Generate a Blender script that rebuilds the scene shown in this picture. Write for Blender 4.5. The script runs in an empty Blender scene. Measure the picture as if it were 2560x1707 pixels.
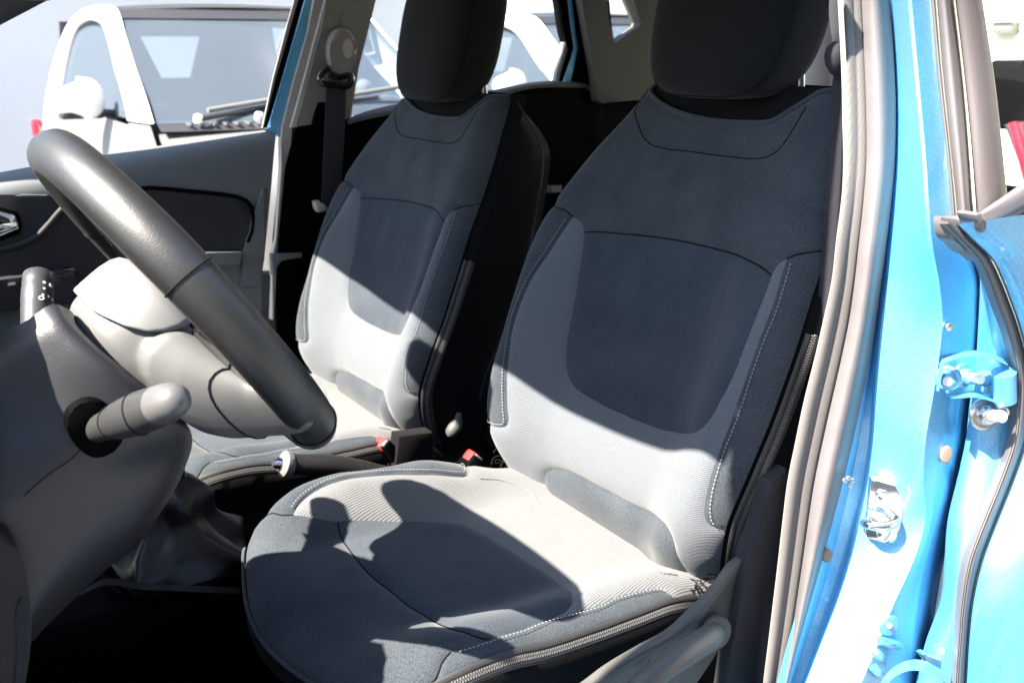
import bpy, bmesh, math, random
from mathutils import Vector, Matrix, noise
from mathutils.geometry import delaunay_2d_cdt
random.seed(7)
scn = bpy.context.scene
COL = scn.collection
rad = math.radians

# ------------------------------------------------------------------ camera
# the car frame: x forward, y to the driver's side, z up, ground at z = 0
W, H = 2560.0, 1707.0
YAW, PITCH, ROLL, FPX = rad(33.06), rad(16.60), rad(-.27), 2454.5
CAM = Vector((.8195, 1.3788, 1.2626))
FW = Vector((-math.sin(YAW) * math.cos(PITCH), -math.cos(YAW) * math.cos(PITCH), -math.sin(PITCH)))
_r = FW.cross(Vector((0, 0, 1))).normalized()
_u = _r.cross(FW)
RT = _r * math.cos(ROLL) + _u * math.sin(ROLL)
UP = -_r * math.sin(ROLL) + _u * math.cos(ROLL)
cam_d = bpy.data.cameras.new('camera')
cam = bpy.data.objects.new('camera', cam_d)
COL.objects.link(cam)
cam.matrix_world = Matrix((
    (RT.x, UP.x, -FW.x, CAM.x), (RT.y, UP.y, -FW.y, CAM.y), (RT.z, UP.z, -FW.z, CAM.z), (0, 0, 0, 1)))
cam_d.sensor_width = 36.0
cam_d.lens = FPX / W * 36.0
cam_d.clip_start = .05
cam_d.clip_end = 500
cam_d.dof.use_dof = True
cam_d.dof.focus_distance = 1.2
cam_d.dof.aperture_fstop = 8.0
scn.camera = cam

# ------------------------------------------------------------------ light
SUN_EL, SUN_AZ = rad(48.5), rad(0.0)          # sun dead ahead of the car
SUN = Vector((math.cos(SUN_EL) * math.cos(SUN_AZ), math.cos(SUN_EL) * math.sin(SUN_AZ), math.sin(SUN_EL)))
world = bpy.data.worlds.new('World')
scn.world = world
world.use_nodes = True
wn = world.node_tree
sky = wn.nodes.new('ShaderNodeTexSky')
sky.sky_type = 'NISHITA'
sky.sun_disc = False
sky.sun_elevation = SUN_EL
sky.sun_rotation = math.pi / 2 - SUN_AZ
bg = wn.nodes['Background']
wn.links.new(sky.outputs[0], bg.inputs[0])
bg.inputs[1].default_value = .082
sl = bpy.data.lights.new('sun', 'SUN')
sl.energy = 5.0
sl.angle = rad(.5)
sl.color = (1, .90, .76)
so = bpy.data.objects.new('sun', sl)
COL.objects.link(so)
so.location = (4, 0, 5)
so.rotation_euler = SUN.to_track_quat('Z', 'Y').to_euler()
scn.view_settings.view_transform = 'Standard'
scn.view_settings.look = 'None'
scn.view_settings.gamma = 1
scn.view_settings.exposure = 2.85
scn.cycles.max_bounces = 10
scn.cycles.transparent_max_bounces = 16

# ------------------------------------------------------------------ helpers
def ray(px, py):
    return FW + RT * ((px - W / 2) / FPX) - UP * ((py - H / 2) / FPX)
def at(p, **k):
    """the point of a plane x=, y=, z= (or at depth d=) that a photo pixel looks at"""
    d = ray(*p)
    (a, v), = k.items()
    if a == 'd':
        return CAM + d * v
    i = 'xyz'.index(a)
    return CAM + d * ((v - CAM[i]) / d[i])
def resample(pts, n, closed=False):
    """Catmull-Rom through pts, n points evenly by arc length"""
    pts = [Vector(p) for p in pts]
    m = len(pts)
    dense = []
    segs = m if closed else m - 1
    for i in range(segs):
        if closed:
            p0, p1, p2, p3 = (pts[(i + k) % m] for k in (-1, 0, 1, 2))
        else:
            p1, p2 = pts[i], pts[i + 1]
            p0 = pts[i - 1] if i else p1 * 2 - p2
            p3 = pts[i + 2] if i + 2 < m else p2 * 2 - p1
        t1 = max((p1 - p0).length ** .5, 1e-5); t2 = max((p2 - p1).length ** .5, 1e-5); t3 = max((p3 - p2).length ** .5, 1e-5)
        m1 = ((p1 - p0) / t1 - (p2 - p0) / (t1 + t2) + (p2 - p1) / t2) * t2
        m2 = ((p2 - p1) / t2 - (p3 - p1) / (t2 + t3) + (p3 - p2) / t3) * t2
        for k in range(16):
            t = k / 16
            a, b = t * t, t * t * t
            dense.append(p1 * (2 * b - 3 * a + 1) + m1 * (b - 2 * a + t) + p2 * (3 * a - 2 * b) + m2 * (b - a))
    dense.append(pts[0].copy() if closed else pts[-1].copy())
    L = [0.0]
    for i in range(1, len(dense)):
        L.append(L[-1] + (dense[i] - dense[i - 1]).length)
    out = []
    j = 0
    cnt = n if closed else n - 1
    for i in range(n):
        s = L[-1] * i / cnt
        while j < len(L) - 2 and L[j + 1] < s:
            j += 1
        w = (s - L[j]) / max(L[j + 1] - L[j], 1e-9)
        out.append(dense[j].lerp(dense[j + 1], min(max(w, 0), 1)))
    return out
def lerp_tab(x, xs, ys):
    if x <= xs[0]: return ys[0]
    for i in range(1, len(xs)):
        if x <= xs[i]:
            t = (x - xs[i - 1]) / (xs[i] - xs[i - 1])
            return ys[i - 1] + (ys[i] - ys[i - 1]) * t
    return ys[-1]
def smooth_tab(xs, ys):
    """monotone-ish smooth table lookup"""
    n = len(xs)
    m = []
    for i in range(n):
        a, b = max(i - 1, 0), min(i + 1, n - 1)
        m.append((ys[b] - ys[a]) / (xs[b] - xs[a]))
    def f(x):
        if x <= xs[0]: return ys[0] + m[0] * (x - xs[0])
        if x >= xs[-1]: return ys[-1] + m[-1] * (x - xs[-1])
        i = 0
        while xs[i + 1] < x: i += 1
        h = xs[i + 1] - xs[i]
        t = (x - xs[i]) / h
        return (ys[i] * (2 * t**3 - 3 * t * t + 1) + m[i] * h * (t**3 - 2 * t * t + t)
                + ys[i + 1] * (3 * t * t - 2 * t**3) + m[i + 1] * h * (t**3 - t * t))
    return f
def sstep(a, b, x):
    t = min(max((x - a) / (b - a), 0), 1)
    return t * t * (3 - 2 * t)

# ------------------------------------------------------------------ materials
MATS = {}
def mat(name, col, rough=.5, metal=0, coat=0, var=0, vscale=30, bump=0, bscale=400, spec=.5, sheen=0, btype='noise', trans=0, detail=4):
    m = bpy.data.materials.new(name)
    m.use_nodes = True
    t = m.node_tree
    b = t.nodes['Principled BSDF']
    b.inputs['Base Color'].default_value = (*col, 1)
    b.inputs['Roughness'].default_value = rough
    b.inputs['Metallic'].default_value = metal
    b.inputs['Specular IOR Level'].default_value = spec
    if coat:
        b.inputs['Coat Weight'].default_value = coat
        b.inputs['Coat Roughness'].default_value = .03
    if sheen:
        b.inputs['Sheen Weight'].default_value = sheen
        b.inputs['Sheen Roughness'].default_value = .5
    tc = t.nodes.new('ShaderNodeTexCoord')
    if var:
        n = t.nodes.new('ShaderNodeTexNoise')
        n.inputs['Scale'].default_value = vscale
        n.inputs['Detail'].default_value = detail
        t.links.new(tc.outputs['Object'], n.inputs['Vector'])
        r = t.nodes.new('ShaderNodeValToRGB')
        r.color_ramp.elements[0].position = .3
        r.color_ramp.elements[1].position = .7
        r.color_ramp.elements[0].color = (*[c * (1 - var) for c in col], 1)
        r.color_ramp.elements[1].color = (*[min(c * (1 + var), 1) for c in col], 1)
        t.links.new(n.outputs[0], r.inputs[0])
        t.links.new(r.outputs[0], b.inputs['Base Color'])
    if bump:
        if btype == 'voronoi':
            n = t.nodes.new('ShaderNodeTexVoronoi')
        else:
            n = t.nodes.new('ShaderNodeTexNoise')
            n.inputs['Detail'].default_value = 3
        n.inputs['Scale'].default_value = bscale
        t.links.new(tc.outputs['Object'], n.inputs['Vector'])
        bp = t.nodes.new('ShaderNodeBump')
        bp.inputs['Strength'].default_value = bump
        bp.inputs['Distance'].default_value = .002
        t.links.new(n.outputs[0], bp.inputs['Height'])
        t.links.new(bp.outputs[0], b.inputs['Normal'])
    MATS[name] = m
    return m
def weave(name, c0, c1, period, direction, rough=.95, sheen=.15, bump=.4, cross=True):
    """two-tone twill cloth: rows of thread of a given period (m) crossed by a finer one"""
    m = mat(name, c0, rough, sheen=sheen, spec=.2)
    t = m.node_tree
    b = t.nodes['Principled BSDF']
    tc = t.nodes.new('ShaderNodeTexCoord')
    mp = t.nodes.new('ShaderNodeMapping')
    mp.inputs['Rotation'].default_value = direction
    t.links.new(tc.outputs['Object'], mp.inputs[0])
    w = t.nodes.new('ShaderNodeTexWave')
    w.wave_type = 'BANDS'
    w.bands_direction = 'X'
    w.inputs['Scale'].default_value = 2 * math.pi / period / 20
    w.inputs['Distortion'].default_value = .6
    w.inputs['Detail'].default_value = 1
    w.inputs['Detail Scale'].default_value = 8
    t.links.new(mp.outputs[0], w.inputs[0])
    w2 = t.nodes.new('ShaderNodeTexWave')
    w2.bands_direction = 'Y'
    w2.inputs['Scale'].default_value = 2 * math.pi / (period * .8) / 20
    t.links.new(mp.outputs[0], w2.inputs[0])
    mu = t.nodes.new('ShaderNodeMath'); mu.operation = 'MULTIPLY_ADD'
    mu.inputs[1].default_value = .35 if cross else 0
    t.links.new(w2.outputs['Fac'], mu.inputs[0])
    t.links.new(w.outputs['Fac'], mu.inputs[2])
    ns = t.nodes.new('ShaderNodeTexNoise')
    ns.inputs['Scale'].default_value = 350
    ns.inputs['Detail'].default_value = 3
    t.links.new(tc.outputs['Object'], ns.inputs['Vector'])
    ad = t.nodes.new('ShaderNodeMath'); ad.operation = 'MULTIPLY_ADD'
    ad.inputs[1].default_value = .5
    t.links.new(ns.outputs[0], ad.inputs[0]); t.links.new(mu.outputs[0], ad.inputs[2])
    r = t.nodes.new('ShaderNodeValToRGB')
    r.color_ramp.elements[0].position = .35
    r.color_ramp.elements[1].position = 1.1
    r.color_ramp.elements[0].color = (*c0, 1)
    r.color_ramp.elements[1].color = (*c1, 1)
    t.links.new(ad.outputs[0], r.inputs[0])
    t.links.new(r.outputs[0], b.inputs['Base Color'])
    bp = t.nodes.new('ShaderNodeBump')
    bp.inputs['Strength'].default_value = bump
    bp.inputs['Distance'].default_value = .001
    t.links.new(ad.outputs[0], bp.inputs['Height'])
    t.links.new(bp.outputs[0], b.inputs['Normal'])
    return m
def glass(name, tint, gloss=.08, haze=0, hazecol=(.6, .65, .7)):
    """thin pane: what is behind it seen through a tint, a mirror film by Fresnel, a diffuse film imitating reflected sky"""
    m = bpy.data.materials.new(name)
    m.use_nodes = True
    t = m.node_tree
    t.nodes.clear()
    o = t.nodes.new('ShaderNodeOutputMaterial')
    tr = t.nodes.new('ShaderNodeBsdfTransparent'); tr.inputs[0].default_value = (*tint, 1)
    gl = t.nodes.new('ShaderNodeBsdfGlossy'); gl.inputs['Roughness'].default_value = .02
    lw = t.nodes.new('ShaderNodeLayerWeight'); lw.inputs[0].default_value = .5
    pw = t.nodes.new('ShaderNodeMath'); pw.operation = 'POWER'; pw.inputs[1].default_value = 5
    t.links.new(lw.outputs['Facing'], pw.inputs[0])
    fr = t.nodes.new('ShaderNodeMath'); fr.operation = 'MULTIPLY_ADD'; fr.inputs[1].default_value = .22; fr.inputs[2].default_value = .012
    t.links.new(pw.outputs[0], fr.inputs[0])
    mx = t.nodes.new('ShaderNodeMixShader')
    t.links.new(fr.outputs[0], mx.inputs[0]); t.links.new(tr.outputs[0], mx.inputs[1]); t.links.new(gl.outputs[0], mx.inputs[2])
    last = mx
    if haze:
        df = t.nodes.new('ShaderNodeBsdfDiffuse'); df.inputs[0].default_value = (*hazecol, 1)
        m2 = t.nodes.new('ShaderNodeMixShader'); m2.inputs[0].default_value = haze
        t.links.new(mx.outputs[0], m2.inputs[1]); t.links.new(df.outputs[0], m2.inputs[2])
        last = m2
    t.links.new(last.outputs[0], o.inputs[0])
    MATS[name] = m
    return m

def melange(name, c0, c1, bump=.25):
    '''dark knitted cloth: fine two-tone speckle with a faint grain'''
    m = mat(name, c0, .95, sheen=.12, spec=.15)
    t = m.node_tree
    b = t.nodes['Principled BSDF']
    tc = t.nodes.new('ShaderNodeTexCoord')
    n1 = t.nodes.new('ShaderNodeTexNoise'); n1.inputs['Scale'].default_value = 620; n1.inputs['Detail'].default_value = 2
    n2 = t.nodes.new('ShaderNodeTexNoise'); n2.inputs['Scale'].default_value = 14; n2.inputs['Detail'].default_value = 3
    t.links.new(tc.outputs['Object'], n1.inputs['Vector']); t.links.new(tc.outputs['Object'], n2.inputs['Vector'])
    ad = t.nodes.new('ShaderNodeMath'); ad.operation = 'MULTIPLY_ADD'; ad.inputs[1].default_value = .45
    t.links.new(n2.outputs[0], ad.inputs[0]); t.links.new(n1.outputs[0], ad.inputs[2])
    r = t.nodes.new('ShaderNodeValToRGB')
    r.color_ramp.elements[0].position = .45; r.color_ramp.elements[1].position = 1.0
    r.color_ramp.elements[0].color = (*c0, 1); r.color_ramp.elements[1].color = (*c1, 1)
    t.links.new(ad.outputs[0], r.inputs[0]); t.links.new(r.outputs[0], b.inputs['Base Color'])
    bp = t.nodes.new('ShaderNodeBump'); bp.inputs['Strength'].default_value = bump; bp.inputs['Distance'].default_value = .001
    t.links.new(n1.outputs[0], bp.inputs['Height']); t.links.new(bp.outputs[0], b.inputs['Normal'])
    return m
melange('cloth_dark', (.0122, .0170, .0250), (.050, .058, .068))
melange('cloth_plain', (.0132, .0190, .029), (.042, .051, .063), .18)
weave('cloth_mesh', (.040, .048, .061), (.096, .107, .121), .0024, (0, rad(90), 0), bump=.35)
weave('cloth_mesh_seat', (.046, .051, .059), (.118, .123, .131), .0026, (0, 0, rad(78)), bump=.35)
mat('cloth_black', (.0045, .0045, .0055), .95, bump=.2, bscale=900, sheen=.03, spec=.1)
mat('headrest_cloth', (.006, .0072, .0082), .95, bump=.2, bscale=900, sheen=.08, spec=.12)
mat('thread', (.22, .245, .28), .7)
mat('seam_dark', (.007, .008, .009), .9, spec=.1)
mat('zip', (.020, .020, .021), .6)
mat('zip_teeth', (.13, .128, .128), .4)
mat('leather', (.010, .010, .0105), .44, bump=.17, bscale=850, var=.15, vscale=60, spec=.7)
mat('leather_smooth', (.008, .0085, .011), .40, bump=.25, bscale=500, spec=.45)
mat('plastic_grey', (.085, .087, .091), .50, bump=.12, bscale=1100, var=.06, vscale=12, spec=.35)
mat('plastic_shroud', (.0195, .0210, .0255), .42, bump=.22, bscale=900, var=.10, vscale=14, spec=.55)
mat('plastic_stalk', (.026, .027, .029), .40, bump=.10, bscale=1100)
mat('stalk_satin', (.075, .074, .078), .34, bump=.05, bscale=1100)
mat('plastic_pad', (.125, .129, .133), .6, bump=.15, bscale=1200, spec=.3)
mat('plastic_dark', (.012, .012, .0135), .5, bump=.15, bscale=1000, var=.1, vscale=10, spec=.3)
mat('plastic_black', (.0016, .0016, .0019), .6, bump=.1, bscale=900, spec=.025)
mat('gloss_black', (.006, .006, .007), .08, coat=.6)
mat('door_soft', (.098, .110, .116), .60, bump=.2, bscale=700, spec=.3)
mat('door_dark', (.020, .020, .023), .6, bump=.2, bscale=900, spec=.25)
mat('trim_light', (.30, .29, .275), .75, bump=.15, bscale=900)
mat('trim_shaded', (.145, .140, .132), .75, bump=.15, bscale=900)  # darker copy of the light trim, its shade put into the colour
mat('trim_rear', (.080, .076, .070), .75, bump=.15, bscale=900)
mat('trim_pillar', (.018, .020, .025), .65, bump=.25, bscale=900, spec=.2)
mat('side_plastic', (.058, .058, .057), .5, bump=.12, bscale=900, spec=.35)
mat('belt_web', (.018, .019, .026), .8, bump=.4, bscale=600, spec=.2)
mat('rubber', (.105, .100, .108), .36, bump=.05, bscale=300, var=.06, vscale=40)
weave('seal_cloth', (.050, .048, .050), (.145, .138, .139), .0016, (0, rad(45), rad(30)), rough=.9, bump=.5)
mat('applique', (.072, .064, .067), .38, bump=.02, bscale=900)
mat('chrome', (.85, .85, .86), .12, metal=1)
mat('post_metal', (.22, .22, .23), .28, metal=1)
mat('steel', (.62, .62, .62), .32, metal=1)
mat('white_line', (.8, .8, .8), .5)
mat('red_button', (.62, .03, .03), .35)
mat('paint_white', (.82, .82, .82), .25, coat=.6)
mat('paint_silver', (.125, .125, .125), .35, coat=.3)
mat('black_trim', (.02, .02, .022), .5)
mat('lamp_red', (.30, .012, .03), .3, coat=.3)
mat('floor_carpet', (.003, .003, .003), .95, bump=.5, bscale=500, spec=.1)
mat('ground', (.14, .14, .142), .9, var=.15, vscale=3, bump=.3, bscale=60)
mat('wall_grey', (.50, .515, .53), .85, var=.05, vscale=1.2, bump=.1, bscale=60)
mat('wall_added', (.16, .16, .165), .9, var=.1, vscale=1)
mat('wall_cream', (.74, .70, .56), .8, var=.04, vscale=2)
mat('grommet', (.20, .16, .13), .6)
mat('sky_plug', (.45, .50, .55), .4)
# metallic car paint: flake speckle under a clear coat
def paint():
    m = mat('paint_blue', (.003, .17, .50), .40, coat=1.0, spec=.4)
    t = m.node_tree
    b = t.nodes['Principled BSDF']
    tc = t.nodes.new('ShaderNodeTexCoord')
    v = t.nodes.new('ShaderNodeTexVoronoi'); v.inputs['Scale'].default_value = 1200
    t.links.new(tc.outputs['Object'], v.inputs['Vector'])
    r = t.nodes.new('ShaderNodeValToRGB')
    r.color_ramp.elements[0].color = (.002, .180, .41, 1)
    r.color_ramp.elements[1].color = (.008, .275, .55, 1)
    t.links.new(v.outputs['Color'], r.inputs[0])
    t.links.new(r.outputs[0], b.inputs['Base Color'])
    b.inputs['Metallic'].default_value = .2
    # aluminium flake: a broad pale lobe under the lacquer
    g = t.nodes.new('ShaderNodeBsdfGlossy'); g.inputs['Color'].default_value = (.55, .85, 1, 1); g.inputs['Roughness'].default_value = .60
    fl = t.nodes.new('ShaderNodeMapRange'); fl.inputs['To Min'].default_value = .15; fl.inputs['To Max'].default_value = .38
    t.links.new(v.outputs['Color'], fl.inputs['Value'])
    mx = t.nodes.new('ShaderNodeMixShader')
    t.links.new(fl.outputs[0], mx.inputs[0]); t.links.new(b.outputs[0], mx.inputs[1]); t.links.new(g.outputs[0], mx.inputs[2])
    t.links.new(mx.outputs[0], t.nodes['Material Output'].inputs[0])
    return m
paint()
glass('glass_clear', (.98, .99, .99))
glass('glass_far', (.50, .55, .60), haze=.16, hazecol=(.26, .33, .42))  # blue-grey haze colour paints in the reflection of the sky
glass('glass_tint', (.93, .95, .96))

# ------------------------------------------------------------------ object makers
def link(name, me, m, parent=None, smooth=True):
    o = bpy.data.objects.new(name, me)
    COL.objects.link(o)
    if m is not None:
        me.materials.append(MATS[m] if isinstance(m, str) else m)
    if parent is not None:
        o.parent = parent
    if smooth:
        me.polygons.foreach_set('use_smooth', [True] * len(me.polygons))
    return o
def build(name, verts, faces, m, parent=None, smooth=True):
    me = bpy.data.meshes.new(name)
    me.from_pydata([tuple(v) for v in verts], [], faces)
    me.validate()
    me.update()
    return link(name, me, m, parent, smooth)
def from_bm(name, bm, m, parent=None, smooth=True, angle=None):
    bmesh.ops.recalc_face_normals(bm, faces=bm.faces)
    me = bpy.data.meshes.new(name)
    bm.to_mesh(me)
    bm.free()
    o = link(name, me, m, parent, smooth)
    if angle:
        sharp(o, angle)
    return o
def sharp(o, angle):
    me = o.data
    bm = bmesh.new(); bm.from_mesh(me)
    for e in bm.edges:
        if len(e.link_faces) == 2 and e.calc_face_angle(0) > rad(angle):
            e.smooth = False
    bm.to_mesh(me); bm.free()
def empty(name, loc, label, cat, group=None):
    o = bpy.data.objects.new(name, None)
    COL.objects.link(o)
    o.location = loc
    o.empty_display_size = .1
    tag(o, label, cat, group)
    return o
def tag(o, label=None, cat=None, group=None, kind=None):
    if label: o['label'] = label
    if cat: o['category'] = cat
    if group: o['group'] = group
    if kind: o['kind'] = kind
    return o
def loft_vf(curves, n, closed=False, caps=False, raw=False):
    """grid through curves (each resampled to n points)"""
    cs = [c if raw else resample(c, n) for c in curves]
    V = [p for c in cs for p in c]
    F = []
    m = len(cs)
    n = len(cs[0])
    for i in range(m if closed else m - 1):
        a, b = i * n, ((i + 1) % m) * n
        for j in range(n - 1):
            F.append((a + j, a + j + 1, b + j + 1, b + j))
    if caps:
        F.append(tuple(i * n for i in range(m)))
        F.append(tuple(i * n + n - 1 for i in reversed(range(m))))
    return V, F
def rings_vf(rows):
    '''closed skin through closed rings (last point of a ring repeats its first)'''
    k = len(rows[0]) - 1
    V = [p for r in rows for p in r[:-1]]
    F = []
    for i in range(len(rows) - 1):
        for j in range(k):
            F.append((i * k + j, i * k + (j + 1) % k, (i + 1) * k + (j + 1) % k, (i + 1) * k + j))
    F.append(tuple(reversed(range(k))))
    F.append(tuple(range((len(rows) - 1) * k, len(rows) * k)))
    return V, F
def loft(name, curves, n, m, parent=None, closed=False, caps=False, cross=0, angle=None, raw=False):
    """cross > 0: also smooth across the curves, to that many rows"""
    if cross:
        cs = [resample(c, n) for c in curves]
        cols = [resample([c[j] for c in cs], cross) for j in range(n)]
        curves = [[cols[j][i] for j in range(n)] for i in range(cross)]
        raw = True
    V, F = loft_vf(curves, n, closed, caps, raw)
    bm = bmesh.new()
    vs = [bm.verts.new(v) for v in V]
    for f in F:
        try: bm.faces.new([vs[i] for i in f])
        except ValueError: pass
    o = from_bm(name, bm, m, parent)
    if angle or caps: sharp(o, angle or 40)
    return o
def tube_bm(bm, path, r, sides=12, flat=1.0, up=None, caps=True):
    """sweep; r a number or a list; flat squeezes the section along `up`"""
    n = len(path)
    rs = r if isinstance(r, (list, tuple)) else [r] * n
    rings = []
    prev = None
    for i, p in enumerate(path):
        t = (path[min(i + 1, n - 1)] - path[max(i - 1, 0)]).normalized()
        if up is not None:
            b = t.cross(up).normalized()
            a = b.cross(t).normalized()
        else:
            if prev is None:
                prev = Vector((0, 0, 1)) if abs(t.z) < .9 else Vector((1, 0, 0))
            b = t.cross(prev).normalized()
            a = b.cross(t).normalized()
            prev = a
        rings.append([bm.verts.new(p + (b * math.cos(2 * math.pi * k / sides) + a * flat * math.sin(2 * math.pi * k / sides)) * rs[i]) for k in range(sides)])
    for i in range(n - 1):
        for k in range(sides):
            bm.faces.new((rings[i][k], rings[i][(k + 1) % sides], rings[i + 1][(k + 1) % sides], rings[i + 1][k]))
    if caps:
        bm.faces.new(list(reversed(rings[0])))
        bm.faces.new(rings[-1])
def tube(name, path, r, m, parent=None, sides=12, flat=1.0, up=None, angle=50):
    bm = bmesh.new()
    tube_bm(bm, path, r, sides, flat, up)
    return from_bm(name, bm, m, parent, angle=angle)
def slab(name, pts, off, m, parent=None, bevel=.003, segs=2, smoothn=0, angle=35):
    """closed outline of 3D points, thickened by the vector off, front edges rounded"""
    if smoothn: pts = resample(pts, smoothn, True)
    off = Vector(off)
    bm = bmesh.new()
    a = [bm.verts.new(p) for p in pts]
    b = [bm.verts.new(p + off) for p in pts]
    n = len(pts)
    f0 = bm.faces.new(a)
    bm.faces.new(list(reversed(b)))
    for i in range(n):
        bm.faces.new((a[i], b[i], b[(i + 1) % n], a[(i + 1) % n]))
    if bevel:
        bmesh.ops.bevel(bm, geom=list(f0.edges), offset=bevel, segments=segs, affect='EDGES', profile=.5, clamp_overlap=True)
    bmesh.ops.triangulate(bm, faces=[f for f in bm.faces if len(f.verts) > 4])
    return from_bm(name, bm, m, parent, angle=angle)
def box_bm(bm, c, s, bevel=0, segs=2, M=None):
    r = bmesh.ops.create_cube(bm, size=1)
    vs = r['verts']
    for v in vs:
        v.co = Vector((v.co.x * s[0], v.co.y * s[1], v.co.z * s[2]))
    if bevel:
        es = list({e for v in vs for e in v.link_edges})
        rr = bmesh.ops.bevel(bm, geom=es, offset=bevel, segments=segs, affect='EDGES', profile=.5)
        vs = list({v for f in rr['faces'] for v in f.verts} | {v for v in vs if v.is_valid})
    for v in vs:
        co = v.co
        if M is not None: co = M @ co
        v.co = co + Vector(c)
    return vs
def box(name, c, s, m, parent=None, bevel=.004, segs=2, M=None, angle=40):
    bm = bmesh.new()
    box_bm(bm, c, s, bevel, segs, M)
    return from_bm(name, bm, m, parent, angle=angle)
def disc(name, c, nrm, r, h, m, parent=None, sides=20, bevel=.15, ry=None):
    """a low button: rounded cylinder of radius r and height h along nrm"""
    nrm = Vector(nrm).normalized()
    q = nrm.to_track_quat('Z', 'Y').to_matrix()
    prof = [(1, 0), (1, 1 - bevel * 1.0), (1 - bevel * .5, 1 - bevel * .3), (1 - bevel * 1.4, 1)]
    V = []
    for rr, hh in prof:
        for k in range(sides):
            a = 2 * math.pi * k / sides
            V.append(Vector(c) + q @ Vector((math.cos(a) * r * rr, math.sin(a) * (ry or r) * rr, h * hh)))
    F = []
    for i in range(len(prof) - 1):
        for k in range(sides):
            F.append((i * sides + k, i * sides + (k + 1) % sides, (i + 1) * sides + (k + 1) % sides, (i + 1) * sides + k))
    F.append(tuple(range((len(prof) - 1) * sides, len(prof) * sides)))
    return build(name, V, F, m, parent)
# ------------------------------------------------------------------ the car
car = empty('blue_car', (0, 0, 0), 'blue car seen into through its open driver door, dark cloth seats half in sun', 'car')

# ------------------------------------------------------------------ seat surfaces
_bx = smooth_tab([.54, .60, .65, .70, .76, .82, .90, 1.0, 1.08, 1.14, 1.22], [-.014, -.006, .006, .004, -.018, -.045, -.073, -.102, -.130, -.158, -.205])
_bw = smooth_tab([.54, .60, .65, .70, .78, .88, .96, 1.03, 1.10, 1.16, 1.23], [.215, .235, .255, .268, .282, .287, .284, .272, .245, .210, .175])
_bc = smooth_tab([.54, .80, .95, 1.05, 1.15, 1.23], [.345, .345, .347, .352, .362, .365])
_bb = smooth_tab([.54, .60, .68, .78, .88, .98, 1.06, 1.15, 1.23], [.018, .026, .040, .052, .052, .040, .020, .004, 0])
def back_x(y, z):
    w = _bw(z); t = abs(y - _bc(z)) / w
    x = _bx(z) + _bb(z) * sstep(.42, .84, t)
    x -= .012 * max(0, 1 - (t / .5) ** 2) * sstep(.60, .75, z) * (1 - sstep(1.0, 1.1, z))
    if t > .80:
        d = (t - .80) / .20
        x -= .040 * d * d
        if t > 1: x -= (t - 1) * .9
    return x + .0022 * noise.noise(Vector((y * 9, z * 7, 1.3))) + .0012 * noise.noise(Vector((y * 24, z * 17, 5)))
def S_back(u, v):
    return Vector((back_x(u, v), u, v))
_cz = smooth_tab([-.06, .02, .08, .15, .25, .35, .42, .465, .495, .515, .53], [.588, .598, .602, .603, .606, .618, .624, .620, .604, .578, .535])
def c_half(x):
    return .247 - .030 * sstep(.36, .52, x) - .015 * sstep(.1, -.04, x)
def seat_z(x, y):
    s = (y - .352) / c_half(x)
    t = abs(s)
    k = .060 if s < 0 else .036
    k *= 1 - .75 * sstep(.30, .50, x)
    k *= (.25 + .75 * sstep(.02, .20, x)) if s < 0 else (.35 + .65 * sstep(-.02, .10, x))
    # the front rounds back at the corners
    xe = x + .055 * min(t, 1.2) ** 1.8 * sstep(.25, .46, x)
    z = _cz(xe) + k * sstep(.45, .84, t)
    if t > .82:
        d = (t - .82) / .18
        z -= (.034 if s < 0 else .018) * d * d
        if t > 1: z -= (t - 1) * .8
    return z + .0022 * noise.noise(Vector((x * 8, y * 9, 2.1))) + .0011 * noise.noise(Vector((x * 20, y * 25, 7)))
def S_seat(u, v):
    return Vector((u, v, seat_z(u, v)))
def march(p, f, d0=.7, d1=2.4, step=.004):
    """first hit of a photo ray with the surface f(P) = 0; nearest miss otherwise"""
    d = ray(*p)
    best = None
    prev = f(CAM + d * d0)
    t = d0
    while t < d1:
        t += step
        v = f(CAM + d * t)
        if prev > 0 and v <= 0:
            a, b = t - step, t
            for _ in range(18):
                m = (a + b) / 2
                if f(CAM + d * m) > 0: a = m
                else: b = m
            return CAM + d * b
        if best is None or abs(v) < best[0]: best = (abs(v), t)
        prev = v
    return CAM + d * best[1]
def f_back(P):
    if P.z > 1.26 or P.z < .50: return 1.0
    return P.x - back_x(P.y, P.z)
def f_seat(P):
    if P.x > .56 or P.x < -.08: return 1.0
    return P.z - seat_z(P.x, P.y)
def pb(*pts):
    r = []
    for p in pts:
        q = march(p, f_back); r.append(Vector((q.y, q.z, 0)))
    return r
def pc(*pts):
    r = []
    for p in pts:
        q = march(p, f_seat); r.append(Vector((q.x, q.y, 0)))
    return r
SP = .007
def crv(pts, sp=SP):
    L = sum((pts[i + 1] - pts[i]).length for i in range(len(pts) - 1))
    return resample(pts, max(2, int(L / sp) + 1))
def join(*cs):
    """concatenate open curves into one closed outline, dropping doubled joints"""
    out = []
    for c in cs:
        for p in c:
            if not out or (p - out[-1]).length > 5e-4: out.append(p)
    while (out[0] - out[-1]).length < 5e-4: out.pop()
    return out
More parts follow.
